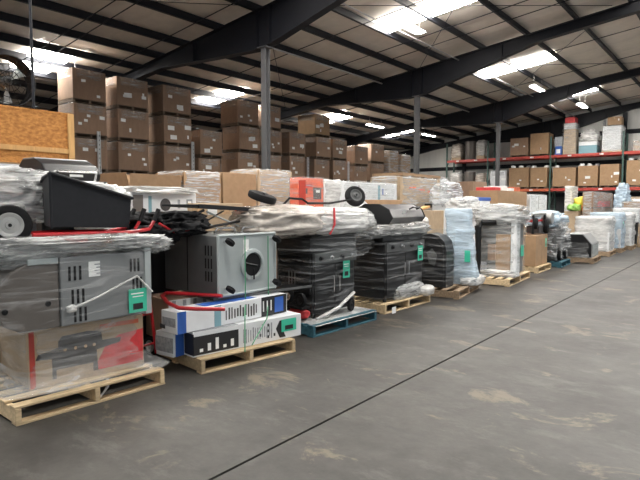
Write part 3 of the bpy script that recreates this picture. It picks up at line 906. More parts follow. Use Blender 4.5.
t = thing('drum_fan', 'round black drum fan standing on top of the plywood crate', 'fan', (-7.35, 3.02, 2.724))
dr = MB()
rad, c = .31, (0, 0, .335)
prof = [(rad, -.12), (rad + .012, -.12), (rad + .012, .12), (rad, .12)]
dr.rings([[Vector((h, math.cos(a) * r_, .335 + math.sin(a) * r_)) for a in [2 * PI * k / 36 for k in range(36)]] for r_, h in prof], caps=False)
dr.build('drum', 'black_matte', t, smooth='auto')
for rr_ in (.06, .13, .20, .27, .31):
    MB().tube([(.125, math.cos(a) * rr_, .335 + math.sin(a) * rr_) for a in [2 * PI * k / 28 for k in range(29)]], .004 if rr_ < .3 else .012, 5).build('guard_ring', 'black_matte', t)
for k in range(8):
    a = PI * k / 8
    MB().tube([(.128, math.cos(a) * .31, .335 + math.sin(a) * .31), (.135, 0, .335), (.128, -math.cos(a) * .31, .335 - math.sin(a) * .31)], .003, 5).build('guard_spoke', 'black_matte', t)
MB().lathe([(.05, -.1), (.07, -.06), (.07, .05), (.03, .09), (.001, .09)], (0, 0, .335), (1, 0, 0), 16).build('motor_hub', 'steel_side', t, smooth='auto')
for k in range(3):
    a = 2 * PI * k / 3 + .4
    mb = MB()
    mb.rings([[Vector((dx + (-.02 if q else .02), math.cos(a + q * .5) * r_, .335 + math.sin(a + q * .5) * r_)) for dx in (-.003, .003) for q in ((0, 1) if dx < 0 else (1, 0))] for r_ in (.06, .17, .27)])
    mb.build('blade', 'galv', t)
MB().tube([(0, -.33, .30), (0, -.34, .02), (0, .34, .02), (0, .33, .30)], .016, 8).build('floor_stand', 'black_matte', t)

# ---------------------------------------------------------------- pallet 2: long cartons, smoker cabinet lying on them
P2R = R(-8.5)
pallet('pale wooden pallet under the long white and black cartons', (-4.30, 3.82, 0), P2R, L=1.13, D=1.02)
def long_box(label, pa, pb, zb, h, dp, m, name='long_carton'):
    a, b = at(*pa, Z=zb), at(*pb, Z=zb)
    d = b - a
    L = d.length
    ang = math.atan2(-d.x, d.y)
    mid = (a + b) / 2
    nrm = Vector((math.cos(ang), math.sin(ang), 0))
    t = thing(name, label, 'carton', mid - nrm * dp / 2, ang)
    t.location.z = zb
    bx('body', m, t, -dp / 2, dp / 2, -L / 2, L / 2, 0, h, .006)
    return t, L
def fp(t, name, m, dp, y0, y1, z0, z1, sk=0.0):
    return MB().prism([(y0, z0), (y1, z0), (y1 + sk, z1), (y0 + sk, z1)], 'x', dp / 2 + .0005, dp / 2 + .0018).build(name, m, t)
rp = random.Random(3)
def fine_print(t, dp, y0, y1, z0, z1, n, m='grey_print'):
    for q in range(n):
        yy = y0 + (y1 - y0) * (q + .2) / n
        wv = (y1 - y0) / n * rp.uniform(.3, .6)
        zz = z1 - (z1 - z0) * rp.uniform(.0, .25)
        fp(t, 'printed_column', m, dp, yy, yy + wv, z0 + (z1 - z0) * rp.uniform(0, .2), zz)
dpA = .24
t, L = long_box('long white carton with black printed end in front, lowest on its pallet', (193, 358), (301, 335), .1425, .235, dpA, 'white_carton')
fp(t, 'black_panel', 'black_print', dpA, -L / 2 + .01, -L / 2 + .50, .015, .19)
for q in range(5):
    yy = -L / 2 + .07 + q * .085
    fp(t, 'pictogram', 'label', dpA + .003, yy, yy + .035, .04, .07 + .08 * (q % 3) / 2)
fine_print(t, dpA, -L / 2 + .55, -L / 2 + .92, .03, .20, 13)
for q, (yy, zz) in enumerate(((.20, .04), (.20, .10), (.20, .16), (.10, .07), (.28, .05))):
    fp(t, 'pictogram', 'black_print', dpA, yy, yy + .022, zz, zz + .03)
fp(t, 'black_diamond', 'black_print', dpA, .36, .44, .02, .12, -.05)
fp(t, 'black_diamond', 'black_print', dpA, .31, .39, .12, .20, .05)
sticker(t, 'green_sticker', 'green', L / 2 - .17, .14, .20, .13, dpA / 2 + .002)
sticker(t, 'sticker_print', 'black_print', L / 2 - .17, .115, .11, .045, dpA / 2 + .0045, 0, .0008)
side_sticker(t, 'end_print', 'black_print', 0, .118, .28, .20, -L / 2 - .0005)
bx('top_flap', 'grey_print', t, -dpA / 2, dpA / 2, -L / 2 + .02, -L / 2 + .5, .2352, .238)
dpC = .24
t, L = long_box('short white carton with blue band, lowest and leftmost beside the black printed end', (173, 358), (187, 354), .1425, .225, dpC, 'white_carton')
fp(t, 'blue_band', 'blue_print', dpC, -L / 2 + .03, -L / 2 + .13, .0, .225)
side_sticker(t, 'end_print', 'grey_print', 0, .11, .25, .14, -L / 2 - .0005)
dpB = .24
t, L = long_box('long white carton with blue band and black printed right half, on top', (177, 335), (287, 311.5), .385, .20, dpB, 'white_carton')
fp(t, 'blue_band', 'blue_print', dpB, -L / 2 + .005, -L / 2 + .10, .0, .20)
side_sticker(t, 'end_print', 'grey_print', 0, .10, .2, .08, -L / 2 - .0005)
side_sticker(t, 'barcode', 'dark_print', -.1, .05, .08, .04, -L / 2 - .0005)
fp(t, 'teal_band', 'teal_print', dpB, -L / 2 + .42, -L / 2 + .50, .0, .20)
fine_print(t, dpB, -L / 2 + .55, -L / 2 + .98, .03, .17, 12, 'dark_print')
fp(t, 'black_panel', 'black_print', dpB, L / 2 - .38, L / 2 - .01, .0, .20)
fp(t, 'blue_panel', 'blue_print', dpB + .003, L / 2 - .19, L / 2 - .06, .02, .18)
for q in range(3):
    fp(t, 'pictogram', 'label', dpB + .003, L / 2 - .36 + q * .055, L / 2 - .345 + q * .055, .05, .16)
bx('top_print', 'blue_print', t, -dpB / 2 + .03, dpB / 2 - .05, -L / 2 + .35, L / 2 - .4, .2005, .202)
t = thing('carton', 'dark carton carrying the grey smoker cabinet behind the long cartons', 'carton', (-4.78, 3.95, .1425), P2R)
bx('body', 'carton', t, -.25, .25, -.55, .55, 0, .435, .01)
bx('white_grid_print', 'white_carton', t, .2505, .2525, -.54, .1, .3, .43)
for q in range(5):
    bx('grid_bar', 'grey_print', t, .253, .254, -.5 + q * .12, -.46 + q * .12, .31, .42)
t = thing('flat_panel', 'long black flat panel wedged under the grey smoker cabinet', 'panel', (-4.22, 4.22, .588), P2R)
bx('board', 'black', t, -.16, .14, -.62, .62, 0, .02, .004)
bx('edge_strip', 'steel_side', t, .141, .15, -.62, .70, 0.002, .03, .003)
t = thing('red_hoop', 'bent red tube frame lying on the long white carton', 'tube frame', (0, 0, 0))
zz = .60
HP = [(225, 309), (196, 309), (179, 308), (168, 303), (162, 296), (166, 293), (190, 294), (222, 296)]
MB().tube([at(x, y, Z=.625 + (.0 if i < 4 else .03)) for i, (x, y) in enumerate(HP)], .018, 8).build('tube', 'red', t, smooth='auto')
t.location = (0, 0, 0)

t = thing('smoker_cabinet', 'grey smoker cabinet lying on its back with a round opening and casters', 'smoker', (-4.54, 4.01, .635), R(-1))
SW, SD, SH = .80, .88, .60
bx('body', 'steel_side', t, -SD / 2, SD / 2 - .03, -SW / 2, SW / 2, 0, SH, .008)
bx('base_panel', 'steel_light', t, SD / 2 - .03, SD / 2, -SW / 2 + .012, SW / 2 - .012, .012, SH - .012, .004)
for yy in (-SW / 2, SW / 2):
    MB().tube([(SD / 2, yy, 0), (SD / 2, yy, SH)], .015, 8).build('frame_tube', 'steel_light', t)
for z in (0, SH):
    MB().tube([(SD / 2, -SW / 2, z), (SD / 2, SW / 2, z)], .015, 8).build('frame_tube', 'steel_light', t)
fl = MB()
fl.lathe([(.135, 0), (.165, 0), (.165, .022), (.15, .03), (.128, .03), (.122, .012), (.122, -.1), (.001, -.1)], (SD / 2, .05, .285), (1, 0, 0), 32)
fl.build('flue_collar', 'steel_light', t, smooth='auto')
MB().lathe([(.118, .008), (.118, .014), (.001, .014)], (SD / 2, .05, .285), (1, 0, 0), 28).build('dark_opening', 'black_matte', t)
MB().tube([(SD / 2 + .02, -.05, .31), (SD / 2 + .02, .12, .27)], .006, 6).build('damper_bar', 'steel_side', t)
MB().tube([(SD / 2 + .035, .05, .13), (SD / 2 + .035, .05, .24)], .007, 6).build('damper_handle', 'black_matte', t)
sticker(t, 'paper_label', 'label', -.03, .47, .075, .16, SD / 2 + .001)
for yy in (-SW / 2 + .08, SW / 2 - .06):
    for z in (.07, SH - .06):
        caster(t, (SD / 2 + .085, yy, z), .05, (-1, 0, 0))
for q in range(3):
    for g in range(3):
        MB().box(SD / 2 - .20 + .02 * q * 0 + g * .045, SD / 2 - .185 + g * .045, -SW / 2 - .003, -SW / 2 + .002, .14 + q * .13, .24 + q * .13).build('side_vent', 'black_matte', t)
MB().box(-.05, -.04, -SW / 2 - .004, -SW / 2, .02, SH - .02).build('door_seam', 'black_matte', t)
for yy in (-.30, .06):
    MB().tube([(.28, yy, SH + .0), (.29, yy, SH + .05), (.29, yy + .02, SH + .07), (.29, yy + .24, SH + .07), (.29, yy + .26, SH + .05), (.28, yy + .26, SH + .0)], .011, 8).build('carry_handle', 'chrome', t)

t = thing('folding_table', 'black folding table frame with crossed legs on top of the smoker cabinet', 'folding table', (-4.75, 3.98, 1.24), R(2))
bx('table_top', 'charcoal', t, -.28, .28, -.36, .50, .262, .285, .006, Matrix.Rotation(R(-3), 3, 'X'))
bx('top_trim', 'charcoal', t, .281, .30, -.34, .48, .245, .288, 0, Matrix.Rotation(R(-3), 3, 'X'))
MB().tube([(.25, -.2, .23), (.25, .40, .02)], .010, 6).build('leg', 'steel_light', t)
MB().tube([(.27, .48, .23), (.25, .12, .10), (.25, -.02, .02)], .010, 6).build('leg', 'steel_brown', t)
MB().tube([(-.2, -.2, .23), (-.2, .40, .02)], .010, 6).build('leg', 'steel_light', t)
MB().tube([(-.2, .48, .23), (-.2, -.02, .02)], .010, 6).build('leg', 'steel_brown', t)
MB().tube([(.26, -.25, .245), (.27, -.45, .17), (.28, -.62, .06)], .016, 8).build('folded_rail', 'black', t)
MB().tube([(.2, .50, .10), (.26, .30, .12), (.28, -.1, .08), (.27, -.5, .01)], .014, 8).build('folded_rail', 'black', t)
t = thing('grill_cover', 'crumpled black fabric cover heaped left on the smoker cabinet', 'cover', (-4.72, 3.42, 1.245))
lump(t, 'fabric', (0, .04, .10), (.36, .32, .12), 'black_matte', seed=33, amp=.3, ridge=.25, sub=5, dirn=(2, 3, 3))
lump(t, 'fabric_fold', (.16, -.20, -.0), (.14, .20, .10), 'black_matte', seed=34, amp=.3, ridge=.3, sub=4, dirn=(2, 3, 3))
MB().tube([(.25, -.42, .15), (.27, -.30, .10), (.30, -.18, .04)], .015, 8).build('hose', 'black_matte', t)
MB().tube([(.28, -.26, .12), (.33, -.1, .02), (.33, .06, .05)], .012, 8).build('cord', 'red', t)
t = thing('strap', 'two thin green straps tying the smoker cabinet to its pallet', 'strap', (0, 0, 0))
for px, z in ((245, .13), (268, .45)):
    a, b = at(px, 236, X=-4.06), at(px if px < 250 else 252, 352 if px < 250 else 345, X=-3.72)
    MB().tube([a, at(px + .5, 300, X=-4.02), at(px - 1 if px > 250 else px, 318, X=-3.80), b], .006, 5).build('strap_band', 'teal_strap', t)
t = thing('hand_truck', 'dark red hand truck standing in the gap between the first two pallets', 'hand truck', (-4.75, 3.13, 0), R(6))
for yy in (-.12, .12):
    MB().tube([(.1, yy, .05), (0, yy, .7), (-.12, yy, 1.15)], .016, 8).build('upright', 'red', t)
for z in (.15, .45, .75):
    MB().tube([(.09 - z * .13, -.12, z), (.09 - z * .13, .12, z)], .013, 8).build('cross_bar', 'red', t)
bx('toe_plate', 'black', t, .08, .3, -.14, .14, .006, .016)
for yy in (-.16, .16):
    wheel(t, (-.02, yy, .1), (0, 1, 0), .1, .05)

t = thing('carton', 'added black block darkening the gap between first two loads', 'carton', (-5.22, 3.62, 0), R(0))  # black block added to stand in for the shade between the loads
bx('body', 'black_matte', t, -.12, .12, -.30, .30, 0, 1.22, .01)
bx('gap_block_band', 'charcoal', t, -.121, .121, -.02, .02, 1.0, 1.222)

# ---------------------------------------------------------------- pallet 3: upright black grill, upside-down yard cart in film
def grill_cabinet(t, W_, D_, z0, z1, m='black', doors=2, knobs=4, shelf=True):
    """upright grill cart: frame, doors with handles, control panel with knobs, side panels"""
    x = D_ / 2
    bx('cabinet_body', m, t, -x, x - .02, -W_ / 2, W_ / 2, z0, z1, .01)
    for d in range(doors):
        a = -W_ / 2 + .02 + d * (W_ - .04) / doors
        b = a + (W_ - .04) / doors - .012
        dd = bx('door', m, t, x - .018, x, a, b, z0 + .05, z1 - .16, .005)
        hy = b - .05 if d == 0 else a + .05
        MB().tube([(x, hy, z1 - .30), (x + .03, hy, z1 - .31), (x + .03, hy, z1 - .50), (x, hy, z1 - .51)], .008, 6).build('handle', 'chrome', dd)
    cp = bx('control_panel', 'steel_side', t, x - .02, x + .02, -W_ / 2, W_ / 2, z1 - .14, z1, .008)
    for k in range(knobs):
        yy = -W_ / 2 + W_ * (k + .5) / knobs
        MB().lathe([(.03, 0), (.03, .008), (.02, .01), (.018, .035), (.001, .036)], (x + .02, yy, z1 - .07), (1, 0, 0), 14).build('knob', 'chrome' if k % 2 else 'black', cp, smooth='auto')
    for yy in (-W_ / 2 + .03, W_ / 2 - .03):
        for xx in (-x + .03, x - .04):
            bx('leg', m, t, xx - .018, xx + .018, yy - .018, yy + .018, .005, z0)

pallet('blue painted pallet with a white film covered deck', (-4.42, 5.55, 0), R(-2), L=1.30, D=1.0, m='wood_blue')
t = thing('deck_sheet', 'white film sheet spread over the deck of the blue pallet', 'film', (-4.42, 5.55, .1415), R(-2))
mb = MB()
rr = []
for i in range(9):
    xx = -.48 + i * .125
    rr.append([(xx, -.62 + j * .0775, .005 + .006 * nz3((xx * 4, j * .5, 0), 3, 1) + (0 if i < 8 else -.02)) for j in range(17)])
mb.rings([[(p[0], p[1], p[2]) for p in r] for r in rr], caps=False, closed=False)
mb.build('sheet', 'film_white', t, smooth=True)
t = thing('upright_grill', 'black upright grill cabinet in film on the blue pallet, green sticker on door', 'grill', (-4.42, 5.55, .155), R(-2))
grill_cabinet(t, .84, .62, .05, .80)
bx('firebox', 'black', t, -.29, .29, -.46, .46, .80, .98, .02)
MB().prism([(-.28, .98), (.28, .98), (.30, 1.06), (.22, 1.18), (0, 1.24), (-.2, 1.20), (-.28, 1.1)], 'y', -.44, .44).build('hood', 'black', t, bev=.015)
wheel(t, (.33, .30, .085), (1, .25, 0), .085, .05, 'black_matte')
q_ = at(290, 296, Y=4.99) - t.location
wheel(t, (q_.x, q_.y, q_.z), (.1, 1, 0), .085, .05, 'chrome')
wheel(t, (q_.x + .20, q_.y, q_.z - .03), (.1, 1, 0), .085, .05, 'black')
bx('wheel_shelf', 'black_matte', t, -.28, .28, -.60, -.46, q_.z - .14, q_.z - .11, .005)
lump(t, 'dark_red_bag', (.16, -.52, q_.z - .2), (.14, .06, .06), 'red_print', seed=47, amp=.3, ridge=.2, sub=3)
bx('side_burner_panel', 'black_matte', t, -.25, .27, -.452, -.425, .30, .76, .005)
for q in range(3):
    bx('side_slot', 'steel_side', t, -.08 + q * .05, -.06 + q * .05, -.4545, -.452, .38, .56)
green_tag(t, .18, .56, .345, 0, .14, .22)
film_wrap(t, -.31, .31, -.43, .43, .02, .98, 'film_dark', seed=41, amp=.024, out=.014, grow=.10, n=64, lv=26, top=False)
lump(t, 'film_band', (.06, .12, .86), (.40, .64, .16), 'film_dark', seed=44, amp=.12, ridge=.14, sub=5, sq=.6, dirn=(1, 1, 5))
MB().tube([(.34, -.40, -.0), (.36, .0, .09), (.35, .34, .24)], .022, 6).build('film_rope', 'film_white', t, smooth=True)
t = thing('inverted_cart', 'yard cart upside down under milky film, two wheels up, on the black grill', 'cart', (-4.45, 5.30, 1.20))
lump(t, 'wrapped_tub', (.0, -.42, .14), (.40, .60, .19), 'film_warm', seed=51, amp=.12, ridge=.10, sub=5, sq=.62, dirn=(1, 1, 3))
lump(t, 'wrapped_tub', (.02, .46, .12), (.42, .72, .19), 'film_white', seed=53, amp=.14, ridge=.09, sub=5, sq=.7, dirn=(1, .6, 4))
lump(t, 'film_end', (.08, 1.02, .08), (.30, .30, .20), 'film_dense', seed=54, amp=.14, ridge=.1, sub=4, sq=.8, dirn=(1, 1, 4))
bx('tub_core', 'steel_side', t, -.25, .25, -.85, 1.05, .06, .26, .05)
MB().tube([(.40, .13, .30), (.43, .10, .10), (.40, .04, -.02)], .014, 8).build('red_edge', 'red_print', t)
MB().tube([(.05, -.42, .34), (.10, -.36, .42), (.10, -.12, .41), (.12, -.04, .36), (.05, .5, .36), (.0, 1.12, .42)], .014, 8).build('axle_frame', 'black_matte', t)
wheel(t, (.0, 1.16, .46), (.75, -.42, .35), .15, .10, 'steel_side')
wheel(t, (-.04, -.68, .43), (.30, .12, .95), .17, .09, 'black_matte')
# ---------------------------------------------------------------- pallet 4
pallet('wooden pallet under the film wrapped black grill with a torn film hem', (-4.50, 7.22, 0), R(-2), L=1.30, D=1.05, m='wood')
t = thing('upright_grill', 'black grill cabinet in film on plain pallet, black lid on top', 'grill', (-4.36, 7.19, .1425), R(-2))
grill_cabinet(t, 1.05, .66, .05, .86, doors=2)
bx('firebox', 'black', t, -.30, .30, -.56, .56, .86, 1.0, .02)
bx('side_shelf', 'steel_side', t, -.26, .30, -.86, -.57, .93, .97, .01)
bx('side_shelf', 'steel_side', t, -.26, .30, .57, .70, .93, .97, .01)
green_tag(t, .36, .66, .372, 0, .15, .23)
sticker(t, 'paper_label', 'label', -.62, -.06, .10, .09, .53)
film_wrap(t, -.33, .33, -.53, .53, .03, 1.02, 'film_dark', seed=61, amp=.024, out=.014, grow=.07, n=64, lv=26, top=False)
lump(t, 'film_ledge', (.02, -.04, 1.03), (.40, .80, .085), 'film_dense', seed=62, amp=.1, ridge=.12, sub=5, sq=.5, dirn=(1, .6, 5))
lump(t, 'film_hem', (.28, .16, .10), (.10, .42, .13), 'film_dense', seed=63, amp=.12, ridge=.08, sub=5, sq=.7, dirn=(1, 3, 1))
lump(t, 'film_hem', (.36, .55, .06), (.12, .16, .08), 'film_white', seed=64, amp=.15, ridge=.12, sub=4, dirn=(2, 3, 2))
t = thing('barrel_lid', 'black barrel smoker lid with grey top lying over wrapped grill', 'grill lid', (-4.40, 7.40, 1.27), R(9))
MB().prism([(-.30, 0), (.26, 0), (.32, .08), (.26, .20), (.12, .275), (-.10, .275), (-.26, .20), (-.32, .09)], 'y', -.76, .62).build('shell', 'lid', t, bev=.012)
MB().prism([(-.31, -.005), (.27, -.005), (.33, .08), (.27, .205), (.12, .283), (-.10, .283), (-.27, .205), (-.33, .09)], 'y', -.79, -.765).build('end_plate', 'black', t, bev=.006)
MB().prism([(-.31, -.005), (.27, -.005), (.33, .08), (.27, .205), (.12, .283), (-.10, .283), (-.27, .205), (-.33, .09)], 'y', .622, .64).build('end_plate', 'black', t, bev=.006)
MB().tube([(.28, .0, .20), (.34, .0, .23), (.34, .32, .23), (.28, .32, .20)], .014, 8).build('lid_handle', 'black', t)
MB().box(-.07, .07, -.0005, .0012, -.035, .035).build('badge', 'label', t).matrix_basis = Matrix.Translation((.298, -.28, .145)) @ Matrix.Rotation(PI / 2, 4, 'Z') @ Matrix.Rotation(R(26), 4, 'X')
# ---------------------------------------------------------------- pallet 5
pallet('old skewed pallet with gaps in its deck under the black arched cabinet', (-4.36, 8.90, 0), R(9), L=1.35, D=1.15, m='wood_old', boards=6)
t = thing('arched_cabinet', 'black arch-topped cabinet facing the camera side, next to blue film', 'cabinet', (-4.30, 8.62, .1425), R(4))
arch = [(-.30, 0), (.30, 0), (.30, .62), (.26, .78), (.15, .88), (0, .91), (-.15, .88), (-.26, .78), (-.30, .62)]
MB().prism(arch, 'y', -.16, .2).build('shell', 'black', t, bev=.012)
MB().prism([(a * .85, .04 + b * .88) for a, b in arch], 'y', -.170, -.1605).build('front_panel', 'black', t, bev=.004)
MB().prism([(.0, .40), (.10, .36), (.14, .55), (.05, .66), (-.04, .58)], 'y', -.174, -.1705).build('grey_patch', 'steel_side', t)  # flat grey patch on the front panel
caster(t, (.30, -.12, -.05), .05)
film_wrap(t, -.31, .31, -.17, .21, .02, .95, 'film_dark', seed=71, amp=.02, n=48, lv=20)
t = thing('wrapped_carton', 'cream film wrapped load behind the black arched cabinet', 'carton', (-5.0, 8.75, 0))
bx('body', 'kraft_pale', t, -.3, .3, -.55, .5, 0, 1.28, .02)
film_wrap(t, -.3, .3, -.55, .5, .05, 1.30, 'film_white', seed=73, amp=.04)
t = thing('blue_wrapped_panel', 'tall leaning carton in pale blue film between two black loads', 'carton', (-4.06, 9.20, .1425), R(3))
mb = MB()
mb.rings([[(-.10, -.10, 0), (.30, -.10, 0), (.30, .06, 0), (-.10, .06, 0)], [(-.22, -.10, 1.27), (.14, -.12, 1.33), (.14, .05, 1.33), (-.22, .05, 1.27)]])
mb.build('panel', 'white_carton', t, bev=.015)
film_ = film_mesh(-.10, .30, -.11, .07, .0, 1.31, 'film_blue', seed=75, amp=.035, out=.02, n=48, lv=22)
for v in film_.vertices:
    v.co.x -= .12 * v.co.z * (1 if v.co.x > 0.1 else .8)
put('film_cover', film_, t)
bx('dark_print_band', 'grey_print', t, -.10, .25, -.122, -.112, .30, .42)
side_sticker(t, 'green_sticker', 'green', .19, .50, .10, .20, -.165)
lump(t, 'film_skirt', (.20, .10, .06), (.16, .36, .09), 'film_white', seed=76, amp=.12, ridge=.07, sub=5, dirn=(1, 2, 2))
# ---------------------------------------------------------------- pallet 6
pallet('pale pallet under the grey wrapped grill with a black leg', (-4.15, 10.95, 0), R(4), L=1.6, D=1.15, m='wood')
t = thing('wrapped_grill', 'grill in crumpled grey film with black front leg and brown carton inside', 'grill', (-3.95, 11.05, .1425), R(3))
bx('cabinet_body', 'steel_side', t, -.42, .36, -.46, .12, .06, 1.02, .02)
bx('inner_carton', 'kraft', t, .0, .28, -.50, -.462, .10, .82, .006)
bx('inner_carton', 'carton', t, -.16, -.005, -.49, -.462, .30, .62, .006)
bx('inner_white_box', 'grey_print', t, -.36, -.18, -.50, -.462, .06, .26, .006)
bx('edge_board', 'white_carton', t, .29, .372, -.50, -.49, .0, 1.10, .003)
bx('edge_board', 'white_carton', t, .37, .395, -.49, -.24, .0, 1.10, .006)
sticker(t, 'green_sticker', 'green', -.2, .50, .2, .22, .425)
bx('hood', 'steel', t, -.44, .40, -.48, .14, 1.02, 1.18, .05)
film_wrap(t, -.42, .38, -.49, .13, .0, 1.10, 'film_box', seed=81, amp=.03, out=.02, n=64, lv=24, top=False)
lump(t, 'film_top', (0, -.18, 1.20), (.48, .42, .20), 'film_dense', seed=82, amp=.18, ridge=.15, sub=5, sq=.6, dirn=(1, 1, 4))
lg = at(477, 262, Y=10.40)
lx, ly = lg.x - t.location.x, lg.y - t.location.y
MB().tube([(lx + .30, ly + .12, 1.06), (lx + .05, ly + .04, 1.05), (lx - .02, ly, .97), (lx - .01, ly, .60), (lx + .01, ly, .25), (lx, ly, .05)], [.06, .065, .07, .055, .04, .03], 10).build('leg', 'black', t, smooth='auto')
MB().lathe([(.05, 0), (.06, .01), (.05, .05), (.03, .07), (.001, .07)], (lx, ly, .0), (0, 0, 1), 14).build('leg_foot', 'black_matte', t)
lump(t, 'film_skirt', (.05, -.50, .05), (.34, .12, .08), 'film_white', seed=83, amp=.2, ridge=.2, sub=5, dirn=(2, 1, 2))
# ---------------------------------------------------------------- pallet 7: brown carton, steel cart above
pallet('small pallet under the tall plain brown carton by the aisle', (-4.2, 13.15, 0), R(2), L=1.15, D=.95, m='wood')
t = thing('carton', 'tall plain brown carton on its own pallet, right of the grey wrapped grill', 'carton', (-4.22, 13.15, .1425), R(2))
carton_parts(t, 1.02, .82, .70, 'kraft', rnd, labels=0, film=False)
for q in range(3):
    sticker(t, 'printed_line', 'carton', -.22 + q * .1, .55 - q * .02, .02, .12, .411)
fp(t, 'flap_seam', 'carton', .82, -.005, .005, 0, .70)
for q in range(3):
    side_sticker(t, 'printed_icon', 'carton', -.1 + q * .12, .60, .07, .05, -.511)
green_tag(t, .36, .50, .411, 0, .12, .2)
t = thing('steel_machine', 'black steel frame with wheels and pale roller lying on the brown carton', 'machine', (-4.22, 13.25, .855))
for yy in (-.45, .42):
    MB().tube([(.30, yy, .02), (.33, yy, .30), (.30, yy, .46)], .03, 8).build('frame_post', 'black', t)
    MB().tube([(-.30, yy, .02), (-.30, yy, .46)], .025, 8).build('frame_post', 'black', t)
MB().tube([(.30, -.50, .46), (.30, .66, .47)], .028, 8).build('top_rail', 'galv', t)
MB().tube([(-.30, -.50, .46), (-.30, .66, .47)], .028, 8).build('top_rail', 'galv', t)
bx('red_panel', 'red_print', t, -.28, .28, -.40, .38, .28, .33, .01)
bx('deck_plate', 'galv', t, -.30, .30, -.45, .42, .40, .43, .01)
MB().lathe([(.05, 0), (.14, .01), (.14, .24), (.05, .25)], (.20, .62, .36), (1, 0, 0), 20).build('roller', 'galv', t, smooth='auto')
wheel(t, (.36, -.40, .25), (1, .2, 0), .13, .08, 'black_matte')
wheel(t, (.37, .35, .17), (1, .2, 0), .17, .10, 'black_matte')
bx('gearbox', 'dark_print', t, .05, .35, -.10, .2, .02, .18, .02)
# ---------------------------------------------------------------- pallet 8..: farther loads
def load_pallet(label, x, y, rz=0, L=1.2, D=1.0, m='wood_old'):
    return pallet(label, (x, y, 0), R(rz), L=L, D=D, m=m, boards=6)
load_pallet('blue pallet under the grey film covered machine parts', -4.12, 14.55, 3, 1.1, 1.0, 'wood_blue')
t = thing('wrapped_machine', 'machine parts under grey blue film on the far blue pallet', 'machine', (-4.12, 14.55, .1425))
bx('core', 'steel_side', t, -.34, .36, -.40, .40, 0, .85, .04)
bx('core', 'white_plastic', t, -.30, .30, -.40, .30, .86, 1.12, .03)
wheel(t, (.40, -.2, .16), (1, .1, 0), .15, .09)
wheel(t, (.40, .3, .16), (1, .1, 0), .15, .09)
lump(t, 'film_cover', (.03, 0, .55), (.42, .50, .50), 'film', seed=91, amp=.2, ridge=.35, sub=5, sq=.6)
lump(t, 'film_top', (0, -.05, 1.02), (.40, .50, .18), 'film_blue', seed=92, amp=.25, ridge=.3, sub=4, sq=.6)
load_pallet('pallet under the grey angled cabinet, far along the front row', -3.72, 16.1, 3)
t = thing('angled_cabinet', 'dark grey cabinet with slanting top, far along the front row', 'cabinet', (-3.70, 16.1, .1425), R(4))
MB().prism([(-.42, 0), (.42, 0), (.42, .36), (.20, .62), (-.20, .62), (-.42, .40)], 'y', -.55, .60).build('body', 'steel', t, bev=.015)
MB().prism([(-.40, .02), (.40, .02), (.40, .35), (.19, .60), (-.19, .60), (-.40, .39)], 'y', -.562, -.551).build('end_panel', 'black', t, bev=.003)
bx('front_panel', 'steel_light', t, .421, .43, -.45, .5, .04, .32, .004)
film_wrap(t, -.42, .42, -.55, .60, 0, .40, 'film_light', seed=93, amp=.03, top=False)
FAR = [(18.55, -3.78, 1.3, .95, 1.02, 'white_carton', 'film_white', 'white carton load in milky film just past the grey angled cabinet'),
       (20.1, -3.72, 1.2, .9, 1.12, 'white_carton', 'film_blue', 'pale carton load in bluish film, two past the grey angled cabinet'),
       (21.5, -3.66, 1.25, .95, 1.10, 'white_carton', 'film_white', 'white wrapped load beside the narrow black gap, far right'),
       (23.1, -3.62, 1.2, .9, 1.25, 'kraft_pale', 'film', 'beige wrapped load with film, last but one toward the rack'),
       (24.9, -3.55, 1.3, .95, 1.5, 'kraft', 'film', 'brown wrapped load at the right edge, last before the rack'),
       ]
for i, (yy, xx, L, D, h, m, f, lb) in enumerate(FAR):
    load_pallet('pallet under the ' + lb, xx, yy, 3, L, D + .05)
    t = thing('wrapped_load', lb, 'wrapped load', (xx - .02, yy, .1425), R(3))
    wd, z = L - .12, 0
    for k, q in enumerate((.55, .45)):
        bx('carton', m if k == 0 else ('white_carton' if i % 2 else m), t, -D / 2 + .03 * k, D / 2 - .05 * k, -wd / 2 + .04 * k, wd / 2 - .02 * k, z, z + q * h - .003, .015)
        z += q * h
    sticker(t, 'paper_label', 'grey_print', 0, h * .35, .3, .2, D / 2 + .001)
    if i == 1:
        sticker(t, 'green_sticker', 'green', -.2, h * .7, .18, .22, D / 2 + .03)
    film_wrap(t, -D / 2, D / 2, -wd / 2, wd / 2, 0, h, f, seed=100 + i, amp=.05)
t = thing('black_bin', 'narrow black bin standing between two white wrapped loads, far right', 'bin', (-3.36, 22.29, 0))
MB().rings([[(-.15, -.15, 0), (.15, -.15, 0), (.15, .15, 0), (-.15, .15, 0)], [(-.18, -.18, .85), (.18, -.18, .85), (.18, .18, .85), (-.18, .18, .85)]]).build('body', 'black', t, bev=.02)
bx('lid', 'charcoal', t, -.19, .19, -.19, .19, .852, .90, .015)

